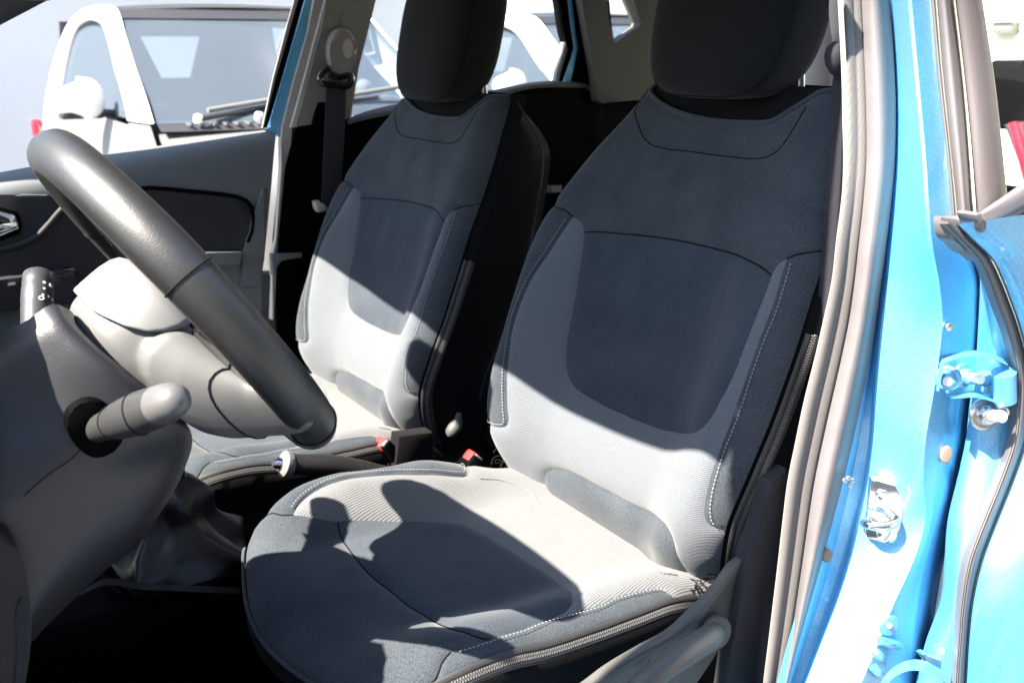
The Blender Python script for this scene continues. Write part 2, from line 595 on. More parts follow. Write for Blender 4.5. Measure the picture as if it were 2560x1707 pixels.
def panel(name, poly, S, m, parent, h=.010, groove=.0045, gw=.006, lift=0, puff=0, kind=None):
    """a cut of cloth: outline in the surface's own two coordinates, filled, edges sunk into the seam"""
    n = len(poly)
    xs = [p.x for p in poly]; ys = [p.y for p in poly]
    def inside(x, y):
        c = False
        j = n - 1
        for i in range(n):
            if (poly[i].y > y) != (poly[j].y > y) and x < (poly[j].x - poly[i].x) * (y - poly[i].y) / (poly[j].y - poly[i].y) + poly[i].x:
                c = not c
            j = i
        return c
    def dist(x, y):
        b = 1e9
        for i in range(n):
            ax, ay = poly[i].x, poly[i].y; bx, by = poly[(i + 1) % n].x - ax, poly[(i + 1) % n].y - ay
            t = ((x - ax) * bx + (y - ay) * by) / max(bx * bx + by * by, 1e-12)
            t = min(max(t, 0), 1)
            dx, dy = ax + bx * t - x, ay + by * t - y
            d = dx * dx + dy * dy
            if d < b: b = d
        return math.sqrt(b)
    pts = [Vector((p.x, p.y)) for p in poly]
    ds = [0.0] * n
    # a ring close to the edge so that the roll-over of the seam is modelled
    y = min(ys)
    r = 0
    while y < max(ys):
        x = min(xs) + (h / 2 if r % 2 else 0)
        while x < max(xs):
            if inside(x, y):
                d = dist(x, y)
                if d > h * .85:
                    pts.append(Vector((x, y))); ds.append(d)
            x += h
        y += h * .87
        r += 1
    for i in range(n):
        a, b, c = poly[i - 1], poly[i], poly[(i + 1) % n]
        t = (c - a).normalized()
        for s in (1, -1):
            q = b + Vector((-t.y, t.x, 0)) * s * h * .42
            if inside(q.x, q.y):
                d = dist(q.x, q.y)
                if d > h * .3: pts.append(Vector((q.x, q.y))); ds.append(d)
    res = delaunay_2d_cdt(pts, [], [list(range(n))], 1, 1e-6)
    V, F = res[0], res[2]
    src = res[3]
    out = []
    e = 1e-3
    for k, v in enumerate(V):
        u, w = v.x, v.y
        P = S(u, w)
        nn = (S(u + e, w) - S(u - e, w)).cross(S(u, w + e) - S(u, w - e)).normalized()
        d = ds[src[k][0]] if src[k] else dist(u, w)
        g = -groove * math.exp(-(d / gw) ** 1.5) + lift + puff * (1 - math.exp(-(d / .02) ** 2))
        out.append(P + nn * g)
    o = build(name, out, [tuple(f) for f in F], m, parent)
    if kind: o['kind'] = kind
    return o
def on(S, c, off=0):
    e = 1e-3
    r = []
    for p in c:
        P = S(p.x, p.y)
        nn = (S(p.x + e, p.y) - S(p.x - e, p.y)).cross(S(p.x, p.y + e) - S(p.x, p.y - e)).normalized()
        r.append(P + nn * off)
    return r
def stitches(bm, path, pitch=.0052, r=.00058, duty=.66):
    L = sum((path[i + 1] - path[i]).length for i in range(len(path) - 1))
    k = max(2, int(L / pitch))
    ps = resample(path, k * 4 + 1)
    for i in range(k):
        a, b = ps[i * 4], ps[i * 4].lerp(ps[i * 4 + 4], duty)
        tube_bm(bm, [a, a.lerp(b, .5), b], [r * .6, r, r * .6], 5)

# ------------------------------------------------------------------ front seat
# seams of the backrest, traced on the driver's seat
sA = pb((1386, 507), (1408, 523), (1429, 541))
sB = pb((1429, 541), (1368, 634), (1323, 701), (1292, 772), (1276, 830), (1267, 902), (1264, 969), (1266, 1027), (1268, 1054), (1261, 1067), (1244, 1069))
sC1 = pb((1429, 541), (1441, 546), (1453, 560), (1458, 580))
sC2 = pb((1458, 580), (1455, 616), (1444, 688), (1430, 768), (1419, 830), (1413, 879), (1413, 920), (1419, 946), (1435, 969), (1466, 991), (1524, 1022), (1591, 1051), (1658, 1074), (1703, 1080), (1734, 1076), (1756, 1060), (1774, 1036), (1796, 996), (1823, 946), (1850, 879), (1872, 826), (1895, 768), (1917, 714), (1926, 685))
sD = pb((1458, 580), (1484, 579), (1546, 583), (1636, 592), (1725, 607), (1814, 629), (1868, 650), (1904, 669), (1926, 685))
sE0 = pb((1926, 685), (1944, 656), (1966, 644))
sE = pb((1966, 644), (1948, 705), (1926, 777), (1895, 853), (1868, 929), (1837, 1022), (1801, 1116), (1781, 1174), (1767, 1224), (1760, 1266), (1761, 1294), (1769, 1313), (1790, 1334))
sG = pb((1966, 644), (1993, 634), (2030, 628), (2051, 627))
sH1 = pb((1359, 1205), (1359, 1192), (1368, 1180), (1386, 1174), (1417, 1179), (1471, 1205), (1529, 1235), (1587, 1266), (1634, 1290), (1657, 1313), (1672, 1340), (1680, 1367), (1690, 1396))
sI = pb((1590, 222), (1590, 270), (1597, 315), (1617, 354), (1653, 370), (1725, 379), (1815, 391), (1888, 397), (1924, 390), (1951, 370), (1985, 320), (2015, 268))
sK = pb((1606, 205), (1626, 234), (1658, 261), (1703, 282), (1770, 297), (1861, 304), (1928, 300), (1964, 279), (2018, 246), (2055, 226), (2079, 222))
ZB = .565                                          # cloth runs down into the bite
def edge(s, z): return Vector((_bc(z) + s * _bw(z), z, 0))
def edge_run(s, z0, z1, k=24): return [edge(s, z0 + (z1 - z0) * i / (k - 1)) for i in range(k)]
def zof(c): return c.y
lA, lB, lG = sA[0].y, sB[-1].y, sG[-1].y
zKl, zKr = sK[0].y, sK[-1].y
cA = crv([edge(-1, lA - .004)] + sA[1:])
cB = crv(sB[:-1] + [edge(-1, lB - .005)])
cC1, cC2, cD, cE0 = crv(sC1), crv(sC2), crv(sD), crv(sE0)
rG = lG + .002
cG = crv(sG[:-1] + [edge(1, rG)])
rE = sE[-1].y
cE = crv(sE[:-1] + [edge(1, rE)])
cH = crv(sH1 + [Vector((sH1[-1].x + .004, ZB, 0))])
cK = crv([edge(-1, zKl)] + sK[1:-1] + [edge(1, zKr)])
cI = crv(sI)
rev = lambda c: list(reversed(c))
botR = crv([edge(1, ZB), Vector((cH[-1].x, ZB, 0))])
botM = crv([Vector((cH[-1].x, ZB, 0)), Vector((cH[0].x, ZB, 0))])
botL = crv([Vector((cH[0].x, ZB, 0)), edge(-1, ZB)])
polys_back = {
    'upper': join(crv(edge_run(-1, lA - .004, zKl)), cK, crv(edge_run(1, zKr, rG)), rev(cG), rev(cE0), rev(cD), rev(cC1), rev(cA)),
    'insert': join(cD, rev(cC2)),
    'mesh': join(cC1, cC2, cE0, cE, crv(edge_run(1, rE, ZB)), botR, rev(cH), [Vector((cH[0].x, ZB, 0))], botL, crv(edge_run(-1, ZB, lB - .005)), rev(cB)),
    'bol_l': join(cA, cB, crv(edge_run(-1, lB - .005, lA - .004))),
    'bol_r': join(cG, crv(edge_run(1, rG, rE)), rev(cE)),
    'lumbar': join(cH, botM),
}
# seams of the cushion
tJ = pc((732, 1283), (743, 1263), (766, 1239), (805, 1214), (852, 1197), (910, 1187), (987, 1182), (1065, 1183), (1142, 1187), (1169, 1184), (1183, 1176))
tK = pc((732, 1283), (786, 1290), (846, 1301))
tK2 = pc((846, 1301), (871, 1297), (987, 1299), (1065, 1299), (1123, 1299), (1154, 1304), (1220, 1335), (1300, 1385), (1370, 1430), (1410, 1460), (1430, 1485), (1430, 1505), (1415, 1522), (1385, 1538))
tN = pc((846, 1301), (850, 1325), (867, 1359), (894, 1394), (933, 1437), (979, 1472), (1026, 1510), (1084, 1545), (1134, 1566), (1200, 1588), (1226, 1592))
tM1 = pc((1385, 1538), (1340, 1553), (1297, 1570), (1226, 1592))
tM2 = pc((1226, 1592), (1161, 1613), (1126, 1624))
tM0 = pc((1385, 1538), (1432, 1526), (1500, 1506), (1529, 1491), (1587, 1474), (1626, 1466), (1657, 1466), (1678, 1474))
tF = pc((1126, 1624), (1103, 1654), (1090, 1690))
tL = pc((732, 1283), (700, 1283), (658, 1290))
tO = pc((1200, 1196), (1250, 1200), (1290, 1212), (1324, 1230), (1363, 1278), (1432, 1328), (1510, 1371), (1587, 1410), (1645, 1429), (1690, 1437))
XB, XF = -.055, .512
def cedge(s, x): return Vector((x, .352 + s * c_half(x), 0))
def cedge_run(s, x0, x1, k=30): return [cedge(s, x0 + (x1 - x0) * i / (k - 1)) for i in range(k)]
dJ = crv(tJ[:-1] + [cedge(-1, tJ[-1].x - .01)])
dK, dK2, dN, dM1, dM2, dM0 = map(crv, (tK, tK2, tN, tM1, tM2))if False else tuple(crv(c) for c in (tK, tK2, tN, tM1, tM2, tM0))
dM0 = crv(tM0[:-1] + [cedge(1, tM0[-1].x - .004)])
dL = crv([tL[0], tL[1], cedge(-1, tL[-1].x + .004)])
dF = crv(tF + [Vector((XF - .02, tF[-1].y + .012, 0))])
xJ, xM, xL = dJ[-1].x, dM0[-1].x, dL[-1].x
def xfront(y): return XF - .055 * min(abs(y - .352) / c_half(.5), 1) ** 1.8
XE = XF - .055
def front_run(y0, y1, k=24): return [Vector((xfront(y0 + (y1 - y0) * i / (k - 1)), y0 + (y1 - y0) * i / (k - 1), 0)) for i in range(k)]
dF[-1] = Vector((xfront(dF[-1].y), dF[-1].y, 0))
frontR = crv(front_run(.352 + c_half(XE), dF[-1].y))
frontL = crv(front_run(dF[-1].y, .352 - c_half(XE)))
back_e = crv([cedge(1, XB), cedge(-1, XB)])
polys_seat = {
    'bol_in': join(dJ, crv(cedge_run(-1, xJ, xL)), rev(dL)),
    'mesh': join(dK, dK2, dM0, crv(cedge_run(1, xM, XB)), back_e, crv(cedge_run(-1, XB, xJ)), rev(dJ)),
    'insert': join(dN, rev(dM1), rev(dK2)),
    'front': join(dL, crv(cedge_run(-1, xL, XE)), rev(frontL), rev(dF), rev(dM2), rev(dN), rev(dK)),
    'bol_out': join(dM0, crv(cedge_run(1, xM, XE)), frontR, rev(dF), rev(dM2), rev(dM1)),
}
def strip_edge(S, run, steps, m, name, parent):
    """side wall: from a cloth edge back/down along given offsets"""
    base = [S(p.x, p.y) for p in run]
    cs = [[b + o(b) for b in base] for o in steps]
    return loft(name, cs, len(base), m, parent, raw=True)
def make_seat():
    # hidden foam core and black side walls: the part itself
    bm = bmesh.new()
    rows = []
    for i in range(40):
        z = .55 + (zKl + .0 - .55) * i / 39
        row = []
        for k in range(25):
            s = -1 + 2 * k / 24
            y = _bc(z) + s * _bw(z)
            row.append(Vector((back_x(y, z) - .012 - .002, y, z)))
        # round the back: side wall, then the rear shell
        y1, y0 = row[-1].y, row[0].y
        taper = 1 - .75 * sstep(1.07, 1.235, z) ** 1.6
        dep = .165 * taper
        xb = _bx(z)
        right = [Vector((back_x(y1, z) - .03, y1 + .004, z)), Vector((xb - dep * .6, y1 + .002, z)), Vector((xb - dep, y1 - .02, z)), Vector((xb - dep - .015, y1 - .10, z))]
        left = [Vector((xb - dep - .015, y0 + .10, z)), Vector((xb - dep, y0 + .02, z)), Vector((xb - dep * .6, y0 - .002, z)), Vector((back_x(y0, z) - .03, y0 - .004, z))]
        row = row + right + left
        rows.append([bm.verts.new(v) for v in row])
    n = len(rows[0])
    for i in range(len(rows) - 1):
        for k in range(n):
            bm.faces.new((rows[i][k], rows[i][(k + 1) % n], rows[i + 1][(k + 1) % n], rows[i + 1][k]))
    # close the top under the collar: down a little then across
    top = rows[-1]
    for k in range(25):
        v = top[k]
        s = k / 24
    bm.faces.new(list(reversed(rows[0])))
    # the cushion core
    rows2 = []
    for i in range(30):
        x = XB + (XF + .006 - XB) * i / 29
        row = []
        for k in range(21):
            s = -1 + 2 * k / 20
            xx = x - .055 * abs(s) ** 1.8 * sstep(.30, .50, x)
            yy = .352 + s * (c_half(xx) - .004)
            row.append(Vector((xx - .004, yy, seat_z(xx, yy) - .012)))
        lo = .42 if x < .4 else .42 + .05 * sstep(.4, .52, x)
        row += [Vector((row[-1].x, row[-1].y + .002, row[-1].z - .03)), Vector((row[-1].x - .02, row[-1].y - .02, lo)), Vector((row[0].x - .02, row[0].y + .02, lo)), Vector((row[0].x, row[0].y - .002, row[0].z - .03))]
        rows2.append([bm.verts.new(v) for v in row])
    n2 = len(rows2[0])
    for i in range(len(rows2) - 1):
        for k in range(n2):
            bm.faces.new((rows2[i][k], rows2[i][(k + 1) % n2], rows2[i + 1][(k + 1) % n2], rows2[i + 1][k]))
    bm.faces.new(rows2[-1]); bm.faces.new(list(reversed(rows2[0])))
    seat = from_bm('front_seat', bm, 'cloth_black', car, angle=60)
    # cloth panels
    B = polys_back
    up = panel('upper_panel', B['upper'], S_back, 'cloth_dark', seat)
    panel('insert_panel', B['insert'], S_back, 'cloth_plain', seat, puff=.003)
    panel('mesh_panel', B['mesh'], S_back, 'cloth_mesh', seat)
    panel('side_bolster', B['bol_l'], S_back, 'cloth_dark', seat)
    panel('side_bolster', B['bol_r'], S_back, 'cloth_dark', seat)
    panel('lumbar_pad', B['lumbar'], S_back, 'cloth_dark', seat, lift=.004, puff=.008, groove=.008)
    Q = polys_seat
    panel('cushion_bolster', Q['bol_in'], S_seat, 'cloth_dark', seat)
    panel('cushion_bolster', Q['bol_out'], S_seat, 'cloth_dark', seat)
    panel('cushion_mesh', Q['mesh'], S_seat, 'cloth_mesh_seat', seat)
    panel('cushion_insert', Q['insert'], S_seat, 'cloth_plain', seat, puff=.002)
    panel('cushion_front', Q['front'], S_seat, 'cloth_dark', seat)
    # stitched white thread
    bm = bmesh.new()
    for S, c, off in ((S_back, cB, .0055), (S_back, cE, -.0055), (S_seat, dJ, -.0055), (S_seat, rev(dM2)[:-1] + rev(dM1)[:-1] + dM0, .005)):
        q = []
        for i, p in enumerate(c):
            t = (c[min(i + 1, len(c) - 1)] - c[max(i - 1, 0)]).normalized()
            q.append(p + Vector((t.y, -t.x, 0)) * off)
        stitches(bm, on(S, q[1:-2], .0013 if S is S_seat else .0008))
    tag(from_bm('stitching', bm, 'thread', seat), kind='stuff')
    # seam cords: neck curve of the upper panel, fold at the rear of the cushion
    tube('seam', on(S_back, cI, .0001), .0009, 'seam_dark', seat, 6)
    for S, c in ((S_back, cA), (S_back, cG), (S_back, cD), (S_seat, dL), (S_seat, dN), (S_seat, dF)):
        tube('seam', on(S, c, -.0037), .0010, 'seam_dark', seat, 6)
    tube('fold_seam', on(S_seat, crv(tO), .0002), .0016, 'cloth_mesh_seat', seat, 6)
    tube('collar_hem', on(S_back, cK, -.003), .0035, 'cloth_dark', seat, 8)
    tube('front_piping', on(S_seat, frontL[:-4], 0), .0024, 'cloth_dark', seat, 8)
    # zips round the outer edges
    def zipper(path, nrm):
        bm = bmesh.new()
        L = sum((path[i + 1] - path[i]).length for i in range(len(path) - 1))
        k = int(L / .0032)
        ps = resample(path, k)
        ns = [nrm(p) for p in ps]
        bt = bmesh.new()
        w = .011
        va = []
        for i, p in enumerate(ps):
            t = (ps[min(i + 1, k - 1)] - ps[max(i - 1, 0)]).normalized()
            s = t.cross(ns[i]).normalized()
            va.append([bt.verts.new(p + s * x + ns[i] * hgt) for x, hgt in ((-w, 0), (-w * .55, .0035), (-w * .28, .001), (w * .28, .001), (w * .55, .0035), (w, 0))])
            M = Matrix((t, s, ns[i])).transposed()
            for sg in (-1, 1):
                box_bm(bm, p + s * sg * .0018 + t * (.0008 * sg) + ns[i] * .0022, (.0017, .0030, .0022), 0, 1, M)
        for i in range(k - 1):
            for j in range(5):
                bt.faces.new((va[i][j], va[i][j + 1], va[i + 1][j + 1], va[i + 1][j]))
        from_bm('zip_tape', bt, 'zip', seat)
        tag(from_bm('zip_teeth', bm, 'zip_teeth', seat, smooth=False), kind='stuff')
    rb = edge_run(1, .575, .935, 60)
    pth = [S_back(p.x, p.y) + Vector((-.014, .004, 0)) for p in rb]
    zipper(pth, lambda p: Vector((.25, .97, 0)).normalized())
    rc = cedge_run(1, -.0, XE, 60)
    pth = [S_seat(p.x, p.y) + Vector((0, .004, -.008)) for p in rc]
    zipper(pth, lambda p: Vector((0, .95, .32)).normalized())
    # zip tails and loose thread at the corners of the bite
    bm = bmesh.new()
    for cpt in (S_back(edge(1, .60).x, .60), S_back(edge(-1, .61).x + .01, .61), S_seat(0.01, .352 + c_half(0) - .01)):
        for _ in range(14):
            a = cpt + Vector((random.uniform(0, .015), random.uniform(-.012, .012), random.uniform(-.004, .012)))
            b = a + Vector((random.uniform(-.01, .02), random.uniform(-.015, .015), random.uniform(-.01, .012)))
            c = b + Vector((random.uniform(-.01, .01), random.uniform(-.012, .012), random.uniform(-.012, .004)))
            tube_bm(bm, resample([a, b, c], 6), .0009, 4)
    tag(from_bm('loose_thread', bm, 'seam_dark', seat), kind='stuff')
    # black piping on the edge of the rear shell
    rr = [Vector((_bx(z) - .165 * (1 - .75 * sstep(1.07, 1.235, z) ** 1.6) * .8, _bc(z) + _bw(z) + .003, z)) for z in [.66 + .54 * i / 30 for i in range(31)]]
    tube('shell_piping', rr, .0022, 'trim_pillar', seat, 6)
    # headrest on two posts
    hc = Vector((-.215, .365, 1.318)); hs = Vector((.060, .130, .122))
    V = []; F = []
    NU, NV = 48, 40
    def se(c, e): return math.copysign(abs(c) ** e, c)
    for i in range(NV + 1):
        ph = -math.pi / 2 + math.pi * i / NV
        for k in range(NU):
            th = 2 * math.pi * k / NU
            cx = se(math.cos(ph), .42) * se(math.cos(th), .48)
            cy = se(math.cos(ph), .42) * se(math.sin(th), .48)
            cz = se(math.sin(ph), .62)
            ny = hs.y * (1 - .10 * (cz < 0) * cz * cz)
            p = Vector((hs.x * cx, ny * cy, hs.z * cz))
            p.x += -.22 * p.z + (.010 * (1 - cy * cy) if cx > 0 else 0)
            V.append(hc + p)
    for i in range(NV):
        for k in range(NU):
            F.append((i * NU + k, i * NU + (k + 1) % NU, (i + 1) * NU + (k + 1) % NU, (i + 1) * NU + k))
    build('headrest', V, F, 'headrest_cloth', seat)
    for xf, sc in ((.62, .974),):
        ring = []
        for k in range(65):
            t = 2 * math.pi * k / 64
            cy, cz = se(math.cos(t), .46) * sc, se(math.sin(t), .58) * sc
            p = Vector((hs.x * xf, hs.y * (1 - .10 * (cz < 0) * cz * cz) * cy, hs.z * cz))
            p.x += -.22 * p.z + .010 * (1 - cy * cy)
            ring.append(hc + p)
        tube('headrest_seam', ring, .0013, 'seam_dark', seat, 6)
    for s in (-1, 1):
        tube('headrest_post', [Vector((-.236, .365 + s * .106, 1.12)), Vector((-.226, .365 + s * .100, 1.26))], .006, 'post_metal', seat, 12)
        disc('post_guide', (-.220, .365 + s * .108, 1.162), (0, 0, 1), .017, .010, 'plastic_black', seat)
    box('seat_top', (-.225, .365, 1.155), (.075, .30, .02), 'cloth_black', seat, .008)
    return seat
seat_driver = make_seat()
seat_driver['label'] = 'driver seat nearest the open door, wheel shadow across its cushion'
def copy_part(o, parent, loc=None):
    c = o.copy()
    COL.objects.link(c)
    c.parent = parent
    if loc is not None: c.location = loc
    for ch in list(o.children):
        copy_part(ch, c)
    return c
# ------------------------------------------------------------------ shell of the car (mostly out of frame: it shades the cabin)
def P(pts, **k): return [at(p, **k) for p in pts]
def Pm(pts):
    """pixels with their own plane: (px, py, 'y', value)"""
    return [at((p[0], p[1]), **{p[2]: p[3]}) for p in pts]
def build_shell():
    # roof: headliner below, painted skin above, header bar over the windscreen
    hx = [.54, .545, .575, .60, .595, .578, .555]
    ys = [-.70, -.50, -.28, 0, .25, .45, .60]
    zs = [1.43, 1.448, 1.456, 1.46, 1.456, 1.446, 1.428]
    rows = []
    for x_off in (0, .25, .6, 1.0, 1.5, 2.0):
        k = .03 * math.sin(math.pi * min(x_off / 2.0, 1))
        rows.append([Vector((hx[i] - x_off, ys[i] * (1 - .03 * x_off), zs[i] + k)) for i in range(7)])
    loft('headliner', rows, 13, 'trim_light', car, cross=20)
    rows2 = [[p + Vector((0.02, 0, .035)) for p in r] for r in rows]
    loft('roof', rows2, 13, 'paint_blue', car, cross=20)
    bm = bmesh.new()
    tube_bm(bm, resample([Vector((hx[i], ys[i], zs[i] + .01)) for i in range(7)], 20), .028, 10)
    from_bm('roof_header', bm, 'black_trim', car)
    for s in (-1, 1):
        w = .605 if s > 0 else .70
        e = .033 if s > 0 else 0
        pa = resample([Vector((1.34, s * .76, .98)), Vector((1.0, s * (w + .06 + e), 1.22)), Vector((.62, s * (w + e), 1.432)), Vector((.3, s * w, 1.475)), Vector((-.3, s * w, 1.485)), Vector((-1.2, s * (w - .03), 1.45))], 40)
        tube('a_pillar', pa, .026 if s > 0 else .034, 'paint_blue', car, 12)
    # windscreen
    loft('windscreen', [[Vector((.60, y, 1.445 - .04 * (y / .6) ** 2)) for y in (-.58, -.3, 0, .3, .58)], [Vector((1.36 - .12 * (y / .7) ** 2, y * 1.18, .98)) for y in (-.58, -.3, 0, .3, .58)]], 11, 'glass_clear', car, cross=6)
    # mirror
    mr = slab('rear_mirror', [Vector((.60, y, z)) for y, z in ((-.115, 1.40), (.105, 1.40), (.125, 1.37), (.115, 1.335), (-.105, 1.335), (-.13, 1.365))], (.03, 0, 0), 'plastic_black', car, .006, smoothn=24)
    tube('mirror_stem', [Vector((.62, 0, 1.39)), Vector((.70, 0, 1.425))], .01, 'plastic_black', mr)
    # floor, firewall, dashboard
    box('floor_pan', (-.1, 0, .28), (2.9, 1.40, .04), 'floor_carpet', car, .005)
    box('firewall', (1.33, 0, .62), (.04, 1.40, .70), 'plastic_black', car, .01)
    loft('dashboard', [[Vector((x, y, z)) for y in (-.70, -.35, 0, .12)] for x, z in ((1.36, .98), (1.15, 1.01), (.99, .99), (.93, .93), (.95, .80), (1.0, .62), (1.1, .5))], 12, 'plastic_dark', car, cross=24)
    loft('dashboard_end', [[Vector((x, y, z)) for y in (.53, .62, .70)] for x, z in ((1.36, .98), (1.15, 1.01), (1.02, .99), (.96, .93), (.97, .80), (1.0, .62), (1.1, .5))], 6, 'plastic_dark', car, cross=24)
    # hood over the instruments
    lipy = [.10, .18, .21, .24, .27, .31, .36, .41, .432, .445, .458, .467, .474, .484, .500, .530, .548, .562]
    lipz = [.95, .965, 1.00, 1.055, 1.11, 1.135, 1.145, 1.148, 1.143, 1.125, 1.10, 1.072, 1.052, 1.055, 1.07, 1.07, 1.055, .95]
    loft('instrument_hood', [[Vector((x + .012 * abs((y - .31) / .2) ** 2, y, z * k + (1 - k) * .98)) for y, z in zip(lipy, lipz)] for x, k in ((.80, .97), (.785, 1.0), (.85, 1.02), (1.0, .98), (1.2, .9))], 24, 'plastic_dark', car, cross=14)
    loft('centre_stack', [[Vector((x, y, z)) for y in (-.11, -.10, 0, .108, .118)] for x, z in ((1.0, 1.0), (.80, 1.02), (.715, .995), (.74, .90), (.80, .75), (.84, .60), (.86, .5))], 16, 'plastic_black', car, cross=20)
    # rear of the cabin
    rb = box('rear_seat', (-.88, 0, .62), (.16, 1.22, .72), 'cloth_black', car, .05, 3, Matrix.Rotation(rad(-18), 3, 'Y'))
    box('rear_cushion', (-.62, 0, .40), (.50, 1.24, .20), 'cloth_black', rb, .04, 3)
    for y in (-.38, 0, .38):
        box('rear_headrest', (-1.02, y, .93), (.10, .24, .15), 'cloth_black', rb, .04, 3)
    box('parcel_shelf', (-1.22, 0, .88), (.40, 1.16, .02), 'floor_carpet', car, .004)
    # tailgate: frame round a window
    for s in (-1, 1):
        box('tailgate_post', (-1.50, s * .56, 1.20), (.06, .10, .46), 'trim_light', car, .02)
    tg = box('tailgate', (-1.52, 0, .67), (.06, 1.30, .48), 'plastic_dark', car, .02)
    box('tailgate_pane', (-1.50, 0, 1.17), (.006, 1.02, .50), 'glass_tint', tg, 0)
    # driver's sill
    box('door_sill', (.55, .685, .38), (1.5, .10, .16), 'paint_blue', car, .02)
build_shell()
def build_open_door():
    h = Vector((1.24, .80, 0)); u = Vector((math.cos(rad(72)), math.sin(rad(72)), 0)); n = Vector((u.y, -u.x, 0))
    def q(s, z, o=0): return h + u * s + n * o + Vector((0, 0, z))
    dd = slab('open_door', [q(s, z, -.05) for s, z in ((0, .36), (.95, .36), (1.02, .60), (1.02, 1.02), (.5, .99), (0, .95))], n * .10, 'paint_blue', car, .03, 3)
    slab('door_lining', [q(s, z, -.055) for s, z in ((.04, .40), (.93, .40), (.98, .62), (.98, 1.0), (.5, .97), (.04, .93))], n * -.03, 'door_dark', dd, .02, 3)
    tube('window_frame', [q(0, .96), q(.30, 1.20), q(.62, 1.40), q(.90, 1.42), q(1.0, 1.30), q(1.02, 1.02)], .022, 'black_trim', dd, 10)
    return dd
build_open_door()

# ------------------------------------------------------------------ passenger side, seen across the cabin
def build_passenger_side():
    # front door: soft top rail rolling down into the panel
    T = P([(-160, 462), (-60, 442), (0, 431), (150, 404), (300, 381), (480, 352), (600, 334), (692, 321)], y=-.745)
    R1 = P([(-160, 482), (-60, 462), (0, 450), (150, 424), (300, 400), (480, 370), (600, 350), (690, 338)], y=-.712)
    R2 = P([(-160, 520), (-60, 500), (0, 478), (150, 452), (300, 430), (480, 415), (600, 400), (685, 390)], y=-.690)
    R3 = P([(-160, 560), (-60, 540), (0, 510), (150, 490), (300, 475), (480, 470), (600, 470), (678, 470)], y=-.688)
    R4 = P([(-160, 640), (-60, 630), (0, 620), (150, 620), (300, 625), (480, 632), (600, 632), (662, 632)], y=-.688)
    door = loft('front_door', [T, R1, R2, R3, R4, P([(-160, 700), (-60, 700), (0, 700), (150, 700), (300, 700), (480, 700), (600, 700), (655, 700)], y=-.688),
                               P([(-160, 1200), (-60, 1200), (0, 1200), (150, 1200), (300, 1200), (480, 1200), (600, 1200), (655, 1200)], y=-.688)], 40, 'door_soft', car, cross=40)
    # lower dark skin with the sweeping crease round the handle
    slab('lower_panel', P([(-160, 492), (0, 487), (60, 487), (250, 492), (340, 500), (345, 640), (340, 760), (-160, 760)], y=-.684), (0, -.01, 0), 'door_dark', door, .003)
    slab('inset_panel', P([(330, 476), (375, 471), (430, 475), (500, 482), (560, 488), (592, 494), (612, 503), (624, 517), (629, 540), (626, 575), (616, 605), (600, 632), (480, 634), (330, 634)], y=-.6835), (0, -.012, 0), 'door_dark', door, .004, smoothn=60)
    bm = bmesh.new()
    tube_bm(bm, P([(330, 474), (375, 470), (430, 474), (500, 481), (560, 487), (594, 493), (615, 502), (628, 517), (633, 541), (630, 576), (619, 606)], y=-.6845), .0045, 8)
    from_bm('panel_groove', bm, 'plastic_black', door)
    tube('panel_crease', resample(P([(-40, 630), (0, 624), (40, 614), (90, 592), (120, 563), (148, 530), (175, 505)], y=-.683), 24), .006, 'door_dark', door, 8)
    slab('armrest', Pm([(520, 634, 'y', -.66), (608, 632, 'y', -.66), (604, 662, 'y', -.66), (560, 668, 'y', -.66), (520, 664, 'y', -.66)]), (0, -.03, 0), 'door_soft', door, .008)
    slab('door_edge', P([(612, 600), (632, 560), (655, 470), (668, 470), (660, 600), (664, 646), (650, 720), (600, 720), (606, 640)], y=-.682), (0, -.03, 0), 'door_soft', door, .008)
    # arm rest with window switches
    ar = slab('armrest', Pm([(-160, 705, 'y', -.655), (0, 700, 'y', -.655), (120, 684, 'y', -.655), (190, 676, 'y', -.655), (192, 700, 'y', -.655), (190, 760, 'y', -.655), (-160, 800, 'y', -.655)]), (0, -.04, 0), 'door_dark', door, .006)
    slab('switch_plate', Pm([(136, 690, 'y', -.652), (172, 678, 'y', -.652), (186, 680, 'y', -.652), (188, 688, 'y', -.652), (150, 697, 'y', -.652)]), (0, -.01, 0), 'gloss_black', door, .002)
    slab('switch', Pm([(20, 710, 'y', -.651), (38, 706, 'y', -.651), (40, 712, 'y', -.651), (22, 716, 'y', -.651)]), (0, -.01, 0), 'steel', door, .001)
    # chrome handle in its hexagonal cup
    slab('handle_cup', P([(-60, 515), (-40, 512), (0, 516), (44, 530), (53, 543), (57, 570), (53, 585), (0, 606), (-60, 610)], y=-.680), (0, -.02, 0), 'plastic_black', door, .006)
    fr = slab('handle_frame', P([(-50, 522), (0, 527), (38, 537), (45, 552), (48, 572), (0, 592), (-50, 596)], y=-.676), (0, -.012, 0), 'chrome', door, .004)
    slab('handle_dish', P([(-50, 533), (0, 538), (22, 547), (28, 558), (0, 562), (-50, 558)], y=-.673), (0, -.008, 0), 'gloss_black', door, .002)
    slab('handle', P([(-50, 560), (0, 562), (24, 566), (34, 571), (0, 582), (-50, 588)], y=-.670), (0, -.01, 0), 'chrome', door, .004)
    # upper window frame of that door
    slab('window_frame', P([(-400, 262), (-200, 164), (0, 64), (122, 0), (260, -72), (420, -130), (420, -230), (240, -170), (0, -70), (-400, 110)], y=-.62), (0, -.05, 0), 'plastic_dark', door, .006)
    slab('strip', P([(36, 490), (60, 486), (118, 488), (118, 492), (50, 494)], y=-.6825), (0, -.004, 0), 'door_soft', door, .001)
    # centre pillar on the passenger side
    def band(name, l, r, y, m, par, off=-.04, bev=.003):
        return slab(name, P(l + list(reversed(r)), y=y), (0, off, 0), m, par, bev)
